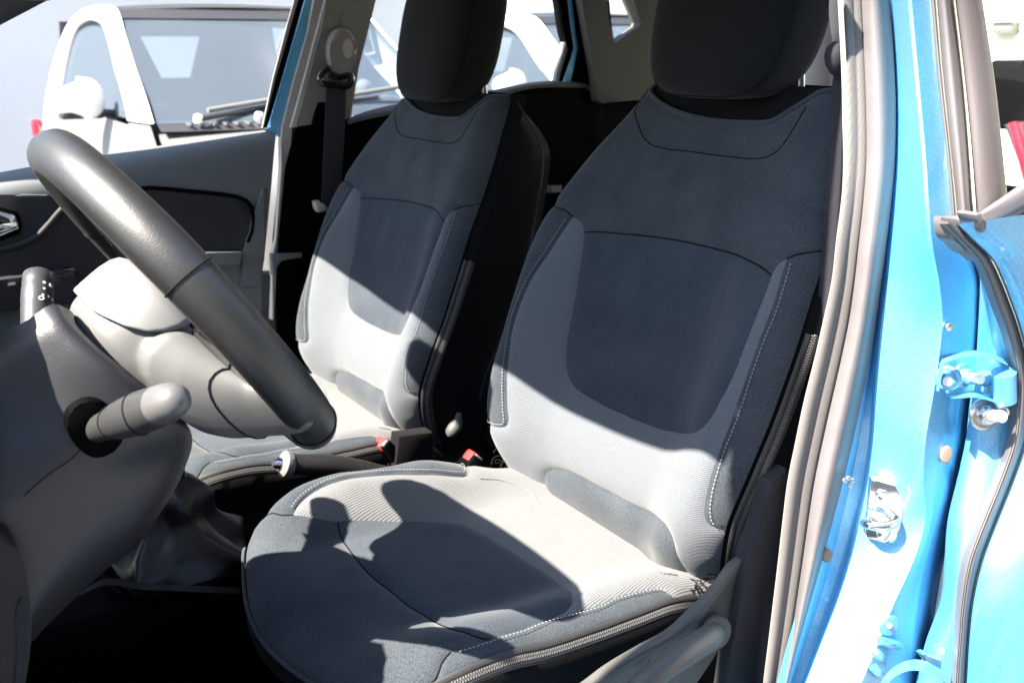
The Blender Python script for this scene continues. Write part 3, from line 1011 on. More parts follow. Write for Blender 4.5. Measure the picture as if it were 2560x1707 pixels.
    pil = band('centre_pillar', [(818, -20), (805, 64), (762, 230), (741, 319), (715, 420), (697, 600), (690, 760), (690, 1250)],
               [(946, -20), (930, 40), (895, 170), (879, 296), (864, 298), (850, 420), (850, 760), (850, 1250)], -.705, 'plastic_black', car)
    band('upper_trim', [(823, -20), (808, 64), (764, 230), (743, 318)], [(944, -20), (930, 40), (897, 170), (879, 297), (864, 299), (864, 250), (790, 250), (781, 312)], -.699, 'trim_shaded', pil, -.012, .005)
    band('trim_edge', [(818, -20), (797, 64), (750, 240), (727, 320)], [(823, -20), (807, 66), (764, 232), (742, 319)], -.700, 'trim_light', pil, -.012)
    band('door_seal', [(788, -20), (770, 80), (732, 215), (706, 321), (703, 360), (704, 420), (693, 600), (680, 640), (678, 660), (684, 700), (680, 800)],
         [(812, -20), (798, 60), (748, 240), (730, 321), (724, 420), (705, 540), (698, 610), (694, 640), (690, 700), (686, 800)], -.712, 'trim_light', pil, -.02, .006)
    band('pillar_paint', [(768, -20), (746, 60), (706, 200), (676, 300), (668, 321), (690, 340)], [(793, -20), (772, 60), (734, 200), (710, 300), (704, 340), (697, 344)], -.722, 'paint_blue', pil, -.02, .006)
    band('outer_seal', [(753, -20), (730, 60), (690, 200), (660, 320)], [(774, -20), (750, 60), (709, 200), (677, 321)], -.728, 'plastic_black', pil, -.02)
    band('pane_edge', [(742, -20), (719, 60), (682, 200), (655, 320)], [(754, -20), (731, 60), (692, 200), (662, 320)], -.732, 'trim_light', pil, -.004, .001)
    slab('trim_ledge', P([(681, 636), (756, 634), (756, 646), (700, 648), (694, 670), (684, 690)], y=-.690), (0, -.02, 0), 'door_soft', pil, .004)
    # belt anchor: egg shaped cover, loop and webbing
    e = []
    for k in range(28):
        a = 2 * math.pi * k / 28
        cx, cy = 860, 132
        rx = 36 * (1 - .28 * max(0, -math.sin(a)) ** 1.2); ry = 63
        if math.sin(a) < 0: cx -= 6 * (-math.sin(a))
        e.append((cx + rx * math.cos(a), cy - ry * math.sin(a)))
    bc = slab('belt_anchor_cover', P(e, y=-.672), (0, -.028, 0), 'trim_shaded', car, .012, 4)
    slab('anchor_dimple', P([(870 + 14 * math.cos(a), 122 + 26 * math.sin(a)) for a in [2 * math.pi * k / 18 for k in range(18)]], y=-.6712), (0, -.004, 0), 'trim_light', bc, .003)
    slab('anchor_slide', P([(861, 30), (887, 30), (880, 72), (853, 72)], y=-.694), (0, -.006, 0), 'trim_shaded', pil, .002)
    lp = tube('belt_loop', resample(P([(822, 170), (806, 182), (799, 200), (806, 208), (835, 212), (868, 216), (877, 206), (878, 192), (870, 188), (845, 194), (826, 186)], y=-.676), 40), .008, 'gloss_black', pil, 8)
    slab('belt_webbing', P([(817, 206), (866, 219), (862, 340), (856, 420), (850, 490), (838, 540), (803, 530), (808, 420), (812, 330)], y=-.684), (0, -.003, 0), 'belt_web', pil, .0008)
    slab('belt_bolt', P([(788, 505), (800, 503), (806, 512), (822, 518), (818, 527), (798, 532), (792, 524)], y=-.66), (0, -.02, 0), 'trim_light', pil, .004)
    # rear door and rear pillar
    rd = loft('rear_door', [P([(850, 300), (880, 293), (955, 268), (1230, 226), (1330, 208), (1440, 200), (1466, 204), (1476, 216)], y=-.74),
                            P([(850, 318), (880, 308), (955, 285), (1230, 240), (1330, 216), (1440, 210), (1470, 214), (1478, 226)], y=-.712),
                            P([(850, 330), (880, 318), (955, 300), (1230, 262), (1330, 232), (1440, 228), (1470, 232), (1478, 240)], y=-.702),
                            P([(850, 700), (880, 700), (955, 700), (1230, 700), (1330, 700), (1440, 700), (1470, 700), (1478, 700)], y=-.702)], 30, 'plastic_black', car, cross=24)
    rail = loft('belt_rail', [P([(868, 303), (880, 292), (955, 268), (1230, 225), (1330, 206), (1440, 200), (1462, 203), (1473, 214)], y=-.728),
                       P([(872, 312), (884, 302), (955, 282), (1230, 236), (1330, 214), (1440, 209), (1466, 212), (1476, 222)], y=-.703),
                       P([(880, 309), (890, 306), (955, 291), (1230, 246), (1330, 222), (1440, 219), (1466, 222), (1476, 230)], y=-.700)], 30, 'trim_rear', rd, cross=12)
    slab('rear_window_frame', P([(1394, -20), (1424, -20), (1436, 70), (1450, 122), (1440, 150), (1412, 206), (1398, 206), (1404, 180), (1422, 124), (1410, 80)], y=-.715), (0, -.03, 0), 'plastic_black', rd, .003)
    slab('frame_paint', P([(1419, -20), (1431, -20), (1440, 70), (1449, 122), (1446, 145), (1432, 206), (1408, 206), (1428, 150), (1436, 120), (1428, 70)], y=-.709), (0, -.004, 0), 'paint_blue', rd, .001)
    slab('glass_channel', P([(1414, 106), (1422, 124), (1404, 180), (1398, 206), (1388, 206), (1391, 180), (1409, 132)], y=-.718), (0, -.02, 0), 'trim_light', rd, .002)
    cp = slab('rear_pillar', P([(1430, -20), (1460, -20), (1480, 120), (1494, 254), (1510, 262), (1510, 420), (1478, 420), (1478, 226), (1468, 204), (1430, 204), (1448, 122), (1440, 70)], y=-.705), (0, -.04, 0), 'plastic_black', car, .003)
    slab('rear_trim', P([(1450, -20), (1517, -20), (1518, 7), (1525, 61), (1534, 117), (1606, 68), (1609, 58), (1584, 0), (1578, -20), (1720, -20), (1760, 240), (1553, 254), (1507, 262), (1491, 252), (1486, 186), (1474, 121), (1462, 50)], y=-.680), (0, -.05, 0), 'trim_rear', cp, .006)
    slab('rear_side_panel', P([(1300, 246), (1800, 246), (1900, 700), (1800, 1500), (1000, 1500), (1000, 400)], y=-.708), (0, -.01, 0), 'plastic_black', cp, .003)
    slab('quarter_pane', P([(1505, -30), (1595, -30), (1615, 66), (1530, 124)], y=-.715), (0, -.004, 0), 'glass_tint', cp, 0)
    tube('pane_gasket', P([(1520, 0), (1525, 61), (1534, 116), (1570, 92), (1606, 66), (1608, 58), (1584, 0)], y=-.686), .004, 'plastic_black', cp, 6)
    slab('rear_seat_side', P([(1258, 470), (1340, 466), (1380, 466), (1380, 482), (1250, 488)], x=-.62), (-.03, 0, 0), 'trim_light', cp, .004)
    slab('rear_door_pane', P([(941, -30), (1400, -30), (1412, 90), (1390, 200), (1235, 226), (950, 268), (880, 290), (898, 168)], y=-.722), (0, -.004, 0), 'glass_tint', rd, 0)
build_passenger_side()

# ------------------------------------------------------------------ driver's centre pillar, seals, rear door edge
YS = [-40, 0, 100, 200, 300, 400, 500, 600, 700, 800, 900, 1000, 1100, 1200, 1300, 1400, 1500, 1600, 1700, 1760]
def line(tab):
    f = smooth_tab([t[1] for t in tab], [t[0] for t in tab])
    return f
L0 = line([(2104, 0), (2114, 200), (2114, 400), (2090, 600), (2079, 700), (2058, 800), (2035, 900), (2010, 1000), (1989, 1100), (1969, 1200), (1945, 1400), (1921, 1600), (1908, 1700)])
L1 = line([(2156, 0), (2165, 200), (2168, 400), (2150, 600), (2125, 800), (2082, 1000), (2039, 1200), (2009, 1400), (1979, 1600), (1963, 1700)])
L2 = line([(2223, 0), (2235, 200), (2234, 400), (2214, 600), (2188, 800), (2153, 1000), (2107, 1200), (2054, 1400), (1997, 1600), (1970, 1700)])
L3 = line([(2226, 0), (2244, 200), (2244, 400), (2226, 600), (2199, 800), (2180, 1000), (2168, 1150), (2139, 1300), (2116, 1400), (2084, 1500), (2045, 1600), (2006, 1700)])
L4 = line([(2275, 0), (2293, 200), (2311, 400), (2325, 600), (2343, 700), (2352, 800), (2343, 900), (2327, 1000), (2310, 1100), (2301, 1170), (2312, 1250), (2308, 1310), (2280, 1400), (2234, 1500), (2194, 1600), (2152, 1700)])
L5 = line([(2330, 0), (2350, 200), (2370, 400), (2384, 520), (2396, 600), (2431, 700), (2442, 750), (2436, 800), (2427, 900), (2402, 1000), (2389, 1100), (2372, 1190), (2344, 1300), (2315, 1400), (2296, 1500), (2283, 1600), (2278, 1700)])
L6 = line([(2410, 0), (2420, 200), (2430, 400), (2440, 600), (2450, 700), (2446, 800), (2440, 900), (2425, 1000), (2414, 1100), (2392, 1200), (2369, 1300), (2361, 1400), (2351, 1500), (2315, 1600), (2290, 1700)])
L7 = line([(2385, 600), (2431, 650), (2469, 745), (2511, 860), (2530, 952), (2526, 1021), (2511, 1117), (2498, 1160), (2468, 1228), (2440, 1299), (2408, 1381), (2392, 1470), (2383, 1594), (2374, 1707)])
L8 = line([(2434, 600), (2484, 650), (2511, 707), (2549, 810), (2572, 900), (2578, 970), (2576, 1060), (2568, 1110), (2557, 1150), (2525, 1228), (2489, 1320), (2454, 1416), (2436, 1498), (2425, 1594), (2418, 1707)])
def lean(y0, k=.055):
    """the side of the car leans in above the waist: distance from the centreline by picture height"""
    return lambda py: y0 - k * sstep(700, -100, py)
def vline(L, yf, ys=YS, dx=0):
    return [at((L(py) + dx, py), y=yf(py)) for py in ys]
def build_pillar():
    pil = loft('body_pillar', [vline(L2, lean(.700), dx=-26), vline(L2, lean(.708), dx=2), vline(lambda p: (L2(p) * .6 + L3(p) * .4), lean(.700)),
                               vline(lambda p: L3(p) - 1, lean(.708)), vline(lambda p: L3(p) + 5, lean(.714))] +
               [vline(lambda p, w=w: L3(p) + 5 + (L4(p) - 5 - L3(p) - 5) * w, lean(.714 + .064 * w)) for w in (.2, .4, .6, .8, 1)] +
               [vline(lambda p: L4(p) + 4, lean(.7815)), vline(lambda p: L4(p) + (L5(p) - L4(p)) * .5, lean(.783)), vline(lambda p: L5(p) - 4 + 14 * sstep(560, 480, p), lean(.783)), vline(lambda p: L5(p) + 2 + 14 * sstep(560, 480, p), lean(.780)), vline(lambda p: L5(p) + 90, lean(.70))],
               80, 'paint_blue', car, angle=28)
    # opening seal: cloth lip in two ribs, then the hollow rubber tube
    n = 80
    def ribs(u):
        rows = []
        for w, yo in ((0, -.008), (.06, .0015), (.30, .003), (.50, .0032), (.55, .0022), (.60, .0034), (.92, .0046), (1.0, .0036)):
            rows.append(vline(lambda p, w=w: L0(p) + (L1(p) - L0(p)) * w, lambda p, yo=yo: lean(.690)(p) + yo))
        return rows
    seal = loft('seal_cloth', [vline(L0, lean(.66), dx=2)] + ribs(0), n, 'seal_cloth', pil)
    rows = []
    for k in range(9):
        w = k / 8
        rows.append(vline(lambda p, w=w: L1(p) - 2 + (L2(p) - L1(p) + 4) * w, lambda p, w=w: lean(.690)(p) + .020 * math.sin(math.pi * (w * .8 + .1)) + .012 * w))
    loft('seal_tube', rows, n, 'rubber', pil)
    # white headlining edge between the cloth lip and the belt
    ysu = [-40, 0, 60, 120, 200, 300, 400, 480, 520]
    loft('trim_lip', [[at((L0(p) - 10 * sstep(525, 300, p), p), y=.640) for p in ysu], [at((L0(p) + 3, p), y=.650) for p in ysu]], 24, 'trim_light', pil)
    # dark trim at the foot of the pillar, inside
    ft = slab('pillar_foot_trim', P([(1972, 1172), (1932, 1204), (1923, 1225), (1915, 1263), (1874, 1379), (1854, 1487), (1827, 1634), (1808, 1760), (1905, 1760), (1920, 1600), (1945, 1400), (1969, 1200)], y=.652), (0, -.02, 0), 'trim_pillar', pil, .006)
    return pil
body_pillar = build_pillar()
def build_pillar_fittings():
    pil = body_pillar
    # striker plate with its hoop
    nrm = Vector((.72, .69, 0))
    c0 = at((2205, 1275), y=.740)
    def onpl(px, py, lift=0):
        d = ray(px, py)
        t = (c0 - CAM).dot(nrm) / d.dot(nrm)
        return CAM + d * t + nrm * lift
    st = slab('striker_plate', [onpl(*p, .004) for p in ((2174, 1198), (2190, 1196), (2238, 1210), (2254, 1240), (2258, 1282), (2250, 1318), (2232, 1344), (2210, 1354), (2168, 1342), (2158, 1326), (2168, 1270))], -nrm * .012, 'chrome', car, .002)
    tube('striker_loop', resample([onpl(2240, 1296, .0), onpl(2228, 1290, .02), onpl(2195, 1288, .030), onpl(2166, 1284, .028), onpl(2158, 1292, .016), onpl(2170, 1302, .004)], 24), .0055, 'chrome', st, 10)
    disc('striker_bolt', onpl(2204, 1232, .003), nrm, .0075, .006, 'chrome', st, 6)
    disc('striker_bolt', onpl(2204, 1324, .003), nrm, .0075, .006, 'chrome', st, 6)
    # rubber plugs
    for p, yy, r in (((2363, 1134), .785, .0068), ((2066, 1385), .709, .0062)):
        disc('plug', at(p, y=yy), (.5, 1, 0), r, .004, 'grommet', pil, 18, ry=r * 1.5)
    for p in ((2370, 816),):
        disc('screw', at(p, y=.784), (.5, 1, 0), .0045, .004, 'steel', pil, 8)
    for p in ((2120, 1194), (2130, 1200), (2124, 1212), (2111, 1200)):
        disc('screw', at(p, y=.724), (.6, .7, .2), .0028, .003, 'steel', pil, 6)
    # pressed ribs low on the pillar
    for a, b in (((2200, 1600), (2245, 1612)), ((2188, 1628), (2202, 1642)), ((2182, 1665), (2204, 1690))):
        tube('pressed_rib', resample([at(a, y=.786), at(((a[0] + b[0]) / 2, (a[1] + b[1]) / 2), y=.790), at(b, y=.786)], 8), .0055, 'paint_blue', pil, 8)
    for p in ((2222, 1562),):
        disc('pressed_boss', at(p, y=.785), (.3, 1, 0), .013, .003, 'paint_blue', pil, 18)
        disc('screw', at(p, y=.788), (.3, 1, 0), .003, .003, 'white_line', pil, 8)
    # cable boot in the gap between pillar and rear door
    bt = slab('cable_plate', P([(2318, 1400), (2332, 1400), (2337, 1412), (2316, 1530), (2308, 1533), (2294, 1528)], x=-.26), (-.01, 0, 0), 'plastic_black', car, .002)
    for p in ((2326, 1412), (2303, 1488)):
        disc('screw', at(p, x=-.258), (1, .3, 0), .007, .006, 'steel', bt, 10)
build_pillar_fittings()

def build_rear_door():
    ysd = [560, 600, 650, 700, 760, 820, 900, 960, 1020, 1100, 1200, 1300, 1400, 1500, 1600, 1700, 1760]
    # front edge of the rear door: inner skin, seal, then the outer skin running back
    rd = loft('rear_door', [vline(L6, lean(.745), ysd, 3), vline(L6, lean(.79), ysd), vline(lambda p: L6(p) + 6, lean(.797), ysd), vline(lambda p: L6(p) * .5 + L7(p) * .5, lean(.815), ysd), vline(L7, lean(.828), ysd), vline(lambda p: L8(p) - 6, lean(.840), ysd)], 60, 'paint_blue', car)
    rows = []
    for k in range(9):
        w = k / 8
        rows.append(vline(lambda p, w=w: L7(p) + (L8(p) - L7(p)) * w, lambda p, w=w: lean(.828)(p) + .016 * math.sin(math.pi * w) + .014 * w, ysd))
    loft('door_seal', rows, 60, 'rubber', rd)
    tube('seal_line', resample(vline(lambda p: L7(p) * .62 + L8(p) * .38, lambda p: lean(.8505)(p), ysd), 50), .0006, 'black_trim', rd, 6)
    # outer skin
    e0 = vline(lambda p: L8(p) - 4, lean(.846), ysd)
    e1 = vline(lambda p: L8(p) + 3, lean(.858), ysd)
    far = [[p + Vector((-dx, dy + (.010 * math.sin((p.z - .5) * 5)), .16 * dx * sstep(.98, 1.08, p.z))) for p in e1] for dx, dy in ((.05, .030), (.12, .062), (.3, .115), (.6, .19), (1.0, .26))]
    loft('outer_skin', [e0, e1] + far, 60, 'paint_blue', rd)
    # window frame: two seals, bright line and the satin cover
    ysu = [-40, 0, 60, 120, 200, 280, 360, 440, 500, 540]
    F = {
        'a': line([(2327, 0), (2345, 200), (2368, 400), (2378, 520), (2380, 550)]),
        'b': line([(2341, 0), (2358, 200), (2379, 400), (2391, 520), (2393, 550)]),
        'c': line([(2383, 0), (2407, 200), (2424, 400), (2432, 520), (2436, 550)]),
        'd': line([(2388, 0), (2412, 200), (2431, 400), (2440, 520), (2442, 550)]),
        'e': line([(2455, 0), (2485, 200), (2508, 400), (2517, 494), (2520, 540)]),
    }
    tb = []
    for k in range(6):
        w = k / 5
        tb.append(vline(lambda p, w=w: F['a'](p) + (F['b'](p) - F['a'](p)) * w, lambda p, w=w: lean(.815)(p) + .006 * math.sin(math.pi * w), ysu))
    loft('frame_lip', tb, 40, 'rubber', rd)
    tb = []
    for k in range(8):
        w = k / 7
        tb.append(vline(lambda p, w=w: F['b'](p) + 1 + (F['c'](p) - F['b'](p) - 1) * w, lambda p, w=w: lean(.818)(p) + .012 * math.sin(math.pi * w) + .004 * w, ysu))
    loft('frame_seal', tb, 40, 'rubber', rd)
    loft('bright_strip', [vline(F['c'], lean(.826), ysu), vline(lambda p: F['c'](p) + 3, lean(.834), ysu), vline(F['d'], lean(.835), ysu)], 40, 'trim_light', rd)
    ap = loft('window_cover', [vline(F['c'], lean(.822), ysu, 2), vline(F['d'], lean(.8335), ysu), vline(lambda p: F['d'](p) * .5 + F['e'](p) * .5, lean(.842), ysu), vline(F['e'], lean(.845), ysu), vline(lambda p: F['e'](p) + 1.5, lean(.836), ysu)], 40, 'applique', rd)
    # waist moulding with its folded end, and the pane
    ml = []
    for (t0, t1, yy) in ((-.04, 0, .838), (0, .05, .850), (.3, .38, .8535), (.45, .44, .8525), (.55, .50, .8545), (.9, .95, .853), (1, 1.04, .846)):
        ml.append([at((2447 + (2600 - 2447) * s, 536 + (432 - 536) * s + t0 * (52 + (80 - 52) * s)), y=yy + .012 * s) for s in (0, .2, .5, .8, 1)])
    ml = [r + [r[-1] + (r[-1] - r[0]).normalized() * .9] for r in ml]
    loft('waist_moulding', ml, 24, 'rubber', rd, cross=10)
    slab('moulding_end', P([(2441, 538), (2452, 532), (2464, 540), (2468, 566), (2462, 584), (2452, 570), (2448, 556)], y=.866), (0, -.02, 0), 'rubber', rd, .003, smoothn=20)
    slab('seal_fold', P([(2378, 547), (2396, 552), (2400, 566), (2412, 580), (2424, 596), (2438, 618), (2436, 640), (2424, 636), (2400, 612), (2382, 594)], y=.835), (0, -.018, 0), 'rubber', rd, .004, smoothn=30)
    slab('seal_fold', P([(2400, 550), (2428, 550), (2444, 556), (2448, 580), (2470, 612), (2488, 650), (2470, 660), (2444, 640), (2426, 590), (2406, 574)], y=.845), (0, -.02, 0), 'rubber', rd, .005, smoothn=30)
    q = [at((2448, -40), y=.788), at((2512, 520), y=.835)]
    q += [q[1], q[0]]
    q = [q[0], q[1], q[1] + Vector((-.75, 0, .06)), q[0] + Vector((-.6, 0, .02))]
    slab('rear_door_pane', q, (0, -.004, 0), 'glass_clear', rd, 0)
    # upper hinge: folded bracket, nuts, pin barrel
    hb = loft('hinge', [Pm([(2340, 976, 'y', .80), (2346, 940, 'y', .80), (2350, 905, 'y', .80), (2362, 896, 'y', .805), (2400, 882, 'y', .815), (2430, 876, 'y', .82), (2480, 884, 'y', .825), (2514, 898, 'y', .828)]),
                        Pm([(2347, 978, 'y', .81), (2354, 940, 'y', .81), (2358, 912, 'y', .81), (2368, 904, 'y', .815), (2404, 894, 'y', .826), (2430, 891, 'y', .832), (2480, 898, 'y', .836), (2520, 914, 'y', .84)])], 30, 'paint_blue', car)
    hb2 = loft('hinge_arm', [Pm([(2366, 984, 'y', .79), (2372, 990, 'y', .80), (2400, 985, 'y', .81), (2430, 976, 'y', .818), (2470, 984, 'y', .824), (2500, 1000, 'y', .828), (2520, 1010, 'y', .83)]),
                             Pm([(2372, 992, 'y', .80), (2378, 996, 'y', .81), (2402, 995, 'y', .822), (2430, 993, 'y', .83), (2470, 1000, 'y', .834), (2500, 1010, 'y', .838), (2526, 1020, 'y', .84)])], 30, 'paint_blue', hb)
    slab('hinge_web', Pm([(2362, 900, 'y', .79), (2400, 888, 'y', .79), (2470, 890, 'y', .79), (2520, 905, 'y', .79), (2528, 1005, 'y', .79), (2440, 985, 'y', .79), (2372, 984, 'y', .79)]), (0, -.004, 0), 'paint_blue', hb, .001)
    ax = Vector((.85, .5, 0)).normalized()
    def bolt(p, yy, r, L, d=ax, m='paint_blue', tip='white_line'):
        c = at(p, y=yy)
        w = disc('washer', c - d * .002, d, r * 1.5, .004, m, hb, 18)
        disc('nut', c + d * .002, d, r, r * 1.0, m, hb, 6, .25)
        tube('bolt', [c + d * r, c + d * (r + L)], r * .55, tip, hb, 10)
    bolt((2370, 945), .802, .009, .004)
    bolt((2408, 938), .800, .009, .016, Vector((.2, .9, .1)).normalized())
    bolt((2458, 1036), .822, .0115, .016, Vector((.25, .9, .25)).normalized(), 'steel')
    bolt((2506, 1028), .835, .005, .004, ax, 'steel')
    tube('hinge_pin', [at((2509, 930), y=.838), at((2512, 1000), y=.838)], .0125, 'paint_blue', hb, 16)
    slab('hinge_tongue', Pm([(2430, 955, 'y', .815), (2450, 942, 'y', .818), (2480, 932, 'y', .82), (2502, 934, 'y', .83), (2502, 960, 'y', .83), (2480, 962, 'y', .82), (2464, 968, 'y', .82), (2436, 962, 'y', .815)]), (0, -.012, 0), 'paint_blue', hb, .003)
    # lower hinge
    lb = loft('hinge', [Pm([(2186, 1745, 'y', .80), (2205, 1700, 'y', .80), (2228, 1672, 'y', .805), (2262, 1652, 'y', .815), (2300, 1648, 'y', .82), (2335, 1662, 'y', .825), (2378, 1688, 'y', .83)]),
                        Pm([(2200, 1750, 'y', .812), (2226, 1700, 'y', .812), (2245, 1686, 'y', .818), (2270, 1676, 'y', .828), (2300, 1676, 'y', .834), (2335, 1690, 'y', .838), (2376, 1712, 'y', .842)])], 30, 'paint_blue', car)
    slab('door_step', Pm([(2308, 1636, 'y', .82), (2320, 1632, 'y', .82), (2360, 1660, 'y', .82), (2378, 1664, 'y', .82), (2376, 1692, 'y', .82), (2352, 1684, 'y', .82), (2330, 1664, 'y', .82)]), (0, -.01, 0), 'paint_blue', rd, .003)
    for p in ((2355, 1625),):
        disc('pressed_boss', at(p, y=.815), (.8, .6, 0), .012, .003, 'paint_blue', rd, 18)
        disc('screw', at(p, y=.818), (.8, .6, 0), .003, .003, 'white_line', rd, 8)
build_rear_door()
# ------------------------------------------------------------------ steering wheel and column
WT = rad(34.6)
WC = Vector((.5638, .3754, 1.0184))
WN = Vector((-math.cos(WT), 0, math.sin(WT)))     # towards the driver
WU = Vector((math.sin(WT), 0, math.cos(WT)))      # up in the wheel's plane
WY = Vector((0, 1, 0))
def wl(a, u, n): return WC + WY * a + WU * u + WN * n
def build_wheel():
    R, ra, rb = .1845, .0228, .0240
    NT, NP = 120, 24
    V, F = [], []
    for i in range(NT):
        t = 2 * math.pi * i / NT
        # thumb grips swell at ten and two; two leather joints leave a groove
        g = 1 + .05 * math.exp(-((math.sin(t) - .55) / .25) ** 2)
        for k in range(NP):
            p = 2 * math.pi * k / NP
            r = R + ra * g * math.cos(p)
            V.append(wl(r * math.cos(t), r * math.sin(t), rb * g * math.sin(p)))
        for k in range(NP):
            F.append((i * NP + k, ((i + 1) % NT) * NP + k, ((i + 1) % NT) * NP + (k + 1) % NP, i * NP + (k + 1) % NP))
    rim = build('steering_wheel', V, F, 'leather', car)
    # sewn joints: thin cords hugging the section
    for tdeg in (23, 157, 312, 228):
        bm = bmesh.new()
        t = rad(tdeg)
        g = 1 + .05 * math.exp(-((math.sin(t) - .55) / .25) ** 2)
        ring = []
        for k in range(33):
            p = 2 * math.pi * k / 32
            r = R + (ra * g + .0004) * math.cos(p)
            ring.append(wl(r * math.cos(t), r * math.sin(t), (rb * g + .0004) * math.sin(p)))
        tube_bm(bm, ring, .0009, 6, caps=False)
        from_bm('leather_joint', bm, 'seam_dark', rim)
    # perforated grip on the inner side at ten and two
    bm = bmesh.new()
    for side in (35, 145):
        for i in range(26):
            for k in range(7):
                t = rad(side + (i - 13) * 1.4); p = math.pi + (k - 3) * .16
                r = R + (ra * 1.05 + .0003) * math.cos(p)
                c = wl(r * math.cos(t), r * math.sin(t), rb * 1.05 * math.sin(p))
                bmesh.ops.create_icosphere(bm, subdivisions=1, radius=.0011, matrix=Matrix.Translation(c))
    tag(from_bm('grip_perforation', bm, 'zip_teeth', rim), kind='stuff')
    # hub housing: sections along the axis
    def sec(n, ry, ruu, rud, e0, cu=0, N=40):
        out = []
        for k in range(N):
            e = e0
            a = 2 * math.pi * k / N
            c, s = math.cos(a), math.sin(a)
            ru = ruu if s > 0 else rud
            if s < 0: e = max(e, .85)
            out.append(wl(math.copysign(abs(c) ** e, c) * ry * (1 + .10 * math.exp(-((s + .25) / .4) ** 2)), cu + math.copysign(abs(s) ** e, s) * ru, n))
        return out
    def body(name, secs, m, par):
        N = len(secs[0])
        V = [p for s in secs for p in s]
        F = []
        for i in range(len(secs) - 1):
            for k in range(N):
                F.append((i * N + k, i * N + (k + 1) % N, (i + 1) * N + (k + 1) % N, (i + 1) * N + k))
        F.append(tuple(range((len(secs) - 1) * N, len(secs) * N)))
        F.append(tuple(reversed(range(N))))
        o = build(name, V, F, m, par)
        sharp(o, 50)
        return o
    hub_o = body('wheel_hub', [sec(-.100, .058, .048, .062, .8), sec(-.096, .070, .058, .080, .75), sec(-.085, .080, .064, .092, .72), sec(-.065, .086, .067, .100, .7), sec(-.040, .087, .066, .100, .7), sec(-.028, .085, .064, .096, .7), sec(-.022, .076, .056, .088, .75)], 'plastic_grey', rim)
    # airbag pad: a skin over the upper half, its lower edge sweeping forward
    def ebot(n): return lerp_tab(n, [-.0765, -.070, -.060, -.045, -.03, -.016, -.006], [.069, .058, .037, .023, .015, .009, .004])
    cs = []
    for n, k in ((-.0875, .955), (-.0870, 1.0), (-.083, 1.012), (-.074, 1.015), (-.060, 1.02), (-.045, 1.02), (-.030, 1.0), (-.020, .955), (-.013, .86), (-.008, .72), (-.005, .5), (-.004, .2)):
        ry, ru = .0905 * k, .0715 * k
        n = -.076 + (n + .0875) * .82
        b = min(ebot(n) / ru, .985)
        a0 = math.asin(max(min(b, .985), -.9) ** (1 / .70)) if b > 0 else 0
        row = []
        for i in range(41):
            a = a0 + (math.pi - 2 * a0) * i / 40
            c, s = math.cos(a), math.sin(a)
            row.append(wl(math.copysign(abs(c) ** .70, c) * ry * (1 + .10 * math.exp(-((s + .25) / .4) ** 2)), math.copysign(abs(s) ** .70, s) * ru, n))
        cs.append(row)
    pad = loft('airbag_pad', cs, 41, 'plastic_pad', rim, raw=True)
    md = pad.modifiers.new('thick', 'SOLIDIFY'); md.thickness = .004; md.offset = -1
    # glossy key panels and the spokes
    spokes = []
    for s in (-1, 1):
        kp = [wl(s * a, u, n) for a, u, n in ((.092, .006, -.013), (.130, .000, -.010), (.168, -.018, -.007), (.168, -.050, -.008), (.130, -.040, -.014), (.095, -.030, -.020))]
        slab('key_panel', kp, WN * -.012, 'gloss_black', rim, .003, smoothn=24)
        for j in range(3):
            disc('key', wl(s * (.110 + .020 * j), -.012 - .005 * j, -.0125 + .002 * j), WN, .007, .003, 'plastic_black', rim, 14)
        # lower spoke
        rows = []
        for a, ut, ub, nf, nb in ((.030, .040, -.092, -.026, -.094), (.100, .022, -.098, -.020, -.088), (.118, -.004, -.104, -.018, -.076), (.132, -.026, -.110, -.016, -.058), (.148, -.048, -.118, -.012, -.036), (.165, -.055, -.118, -.006, -.022), (.178, -.056, -.112, .002, -.012)):
            um, r = (ut + ub) / 2, (ut - ub) / 2
            ring = []
            for k in range(20):
                th = 2 * math.pi * k / 20
                c, q = math.cos(th), math.sin(th)
                ring.append(wl(s * (a - .012 * (1 if q > 0 else 0) * 0), um + math.copysign(abs(c) ** .85, c) * r, (nf + nb) / 2 + math.copysign(abs(q) ** .85, q) * (nf - nb) / 2))
            rows.append(ring + [ring[0]])
        spokes.append(rings_vf(rows))
        tube('spoke_joint', [p + (p - wl(s * .132, -.068, -.037)).normalized() * .0006 for p in rows[3]], .0009, 'seam_dark', rim, 6)
    # bottom spoke
    rows = []
    for u, hw, nf, nb in ((-.070, .060, -.026, -.088), (-.100, .050, -.026, -.080), (-.130, .038, -.018, -.050), (-.160, .034, -.006, -.024), (-.178, .034, .004, -.012)):
        ring = []
        for k in range(20):
            th = 2 * math.pi * k / 20
            c, q = math.cos(th), math.sin(th)
            ring.append(wl(math.copysign(abs(c) ** .6, c) * hw, u, (nf + nb) / 2 + math.copysign(abs(q) ** .6, q) * (nf - nb) / 2))
        rows.append(ring + [ring[0]])
    spokes.append(rings_vf(rows))
    # hub and spokes are one moulding: weld them and soften the joins
    bm = bmesh.new(); bm.from_mesh(hub_o.data)
    for Vs, Fs in spokes:
        vs = [bm.verts.new(v) for v in Vs]
        for f in Fs:
            try: bm.faces.new([vs[i] for i in f])
            except ValueError: pass
    bmesh.ops.recalc_face_normals(bm, faces=bm.faces)
    bm.to_mesh(hub_o.data); bm.free()
    r = hub_o.modifiers.new('weld', 'REMESH'); r.mode = 'VOXEL'; r.voxel_size = .0026; r.use_smooth_shade = True
    r = hub_o.modifiers.new('soft', 'SMOOTH'); r.iterations = 14; r.factor = .5
    return rim
build_wheel()

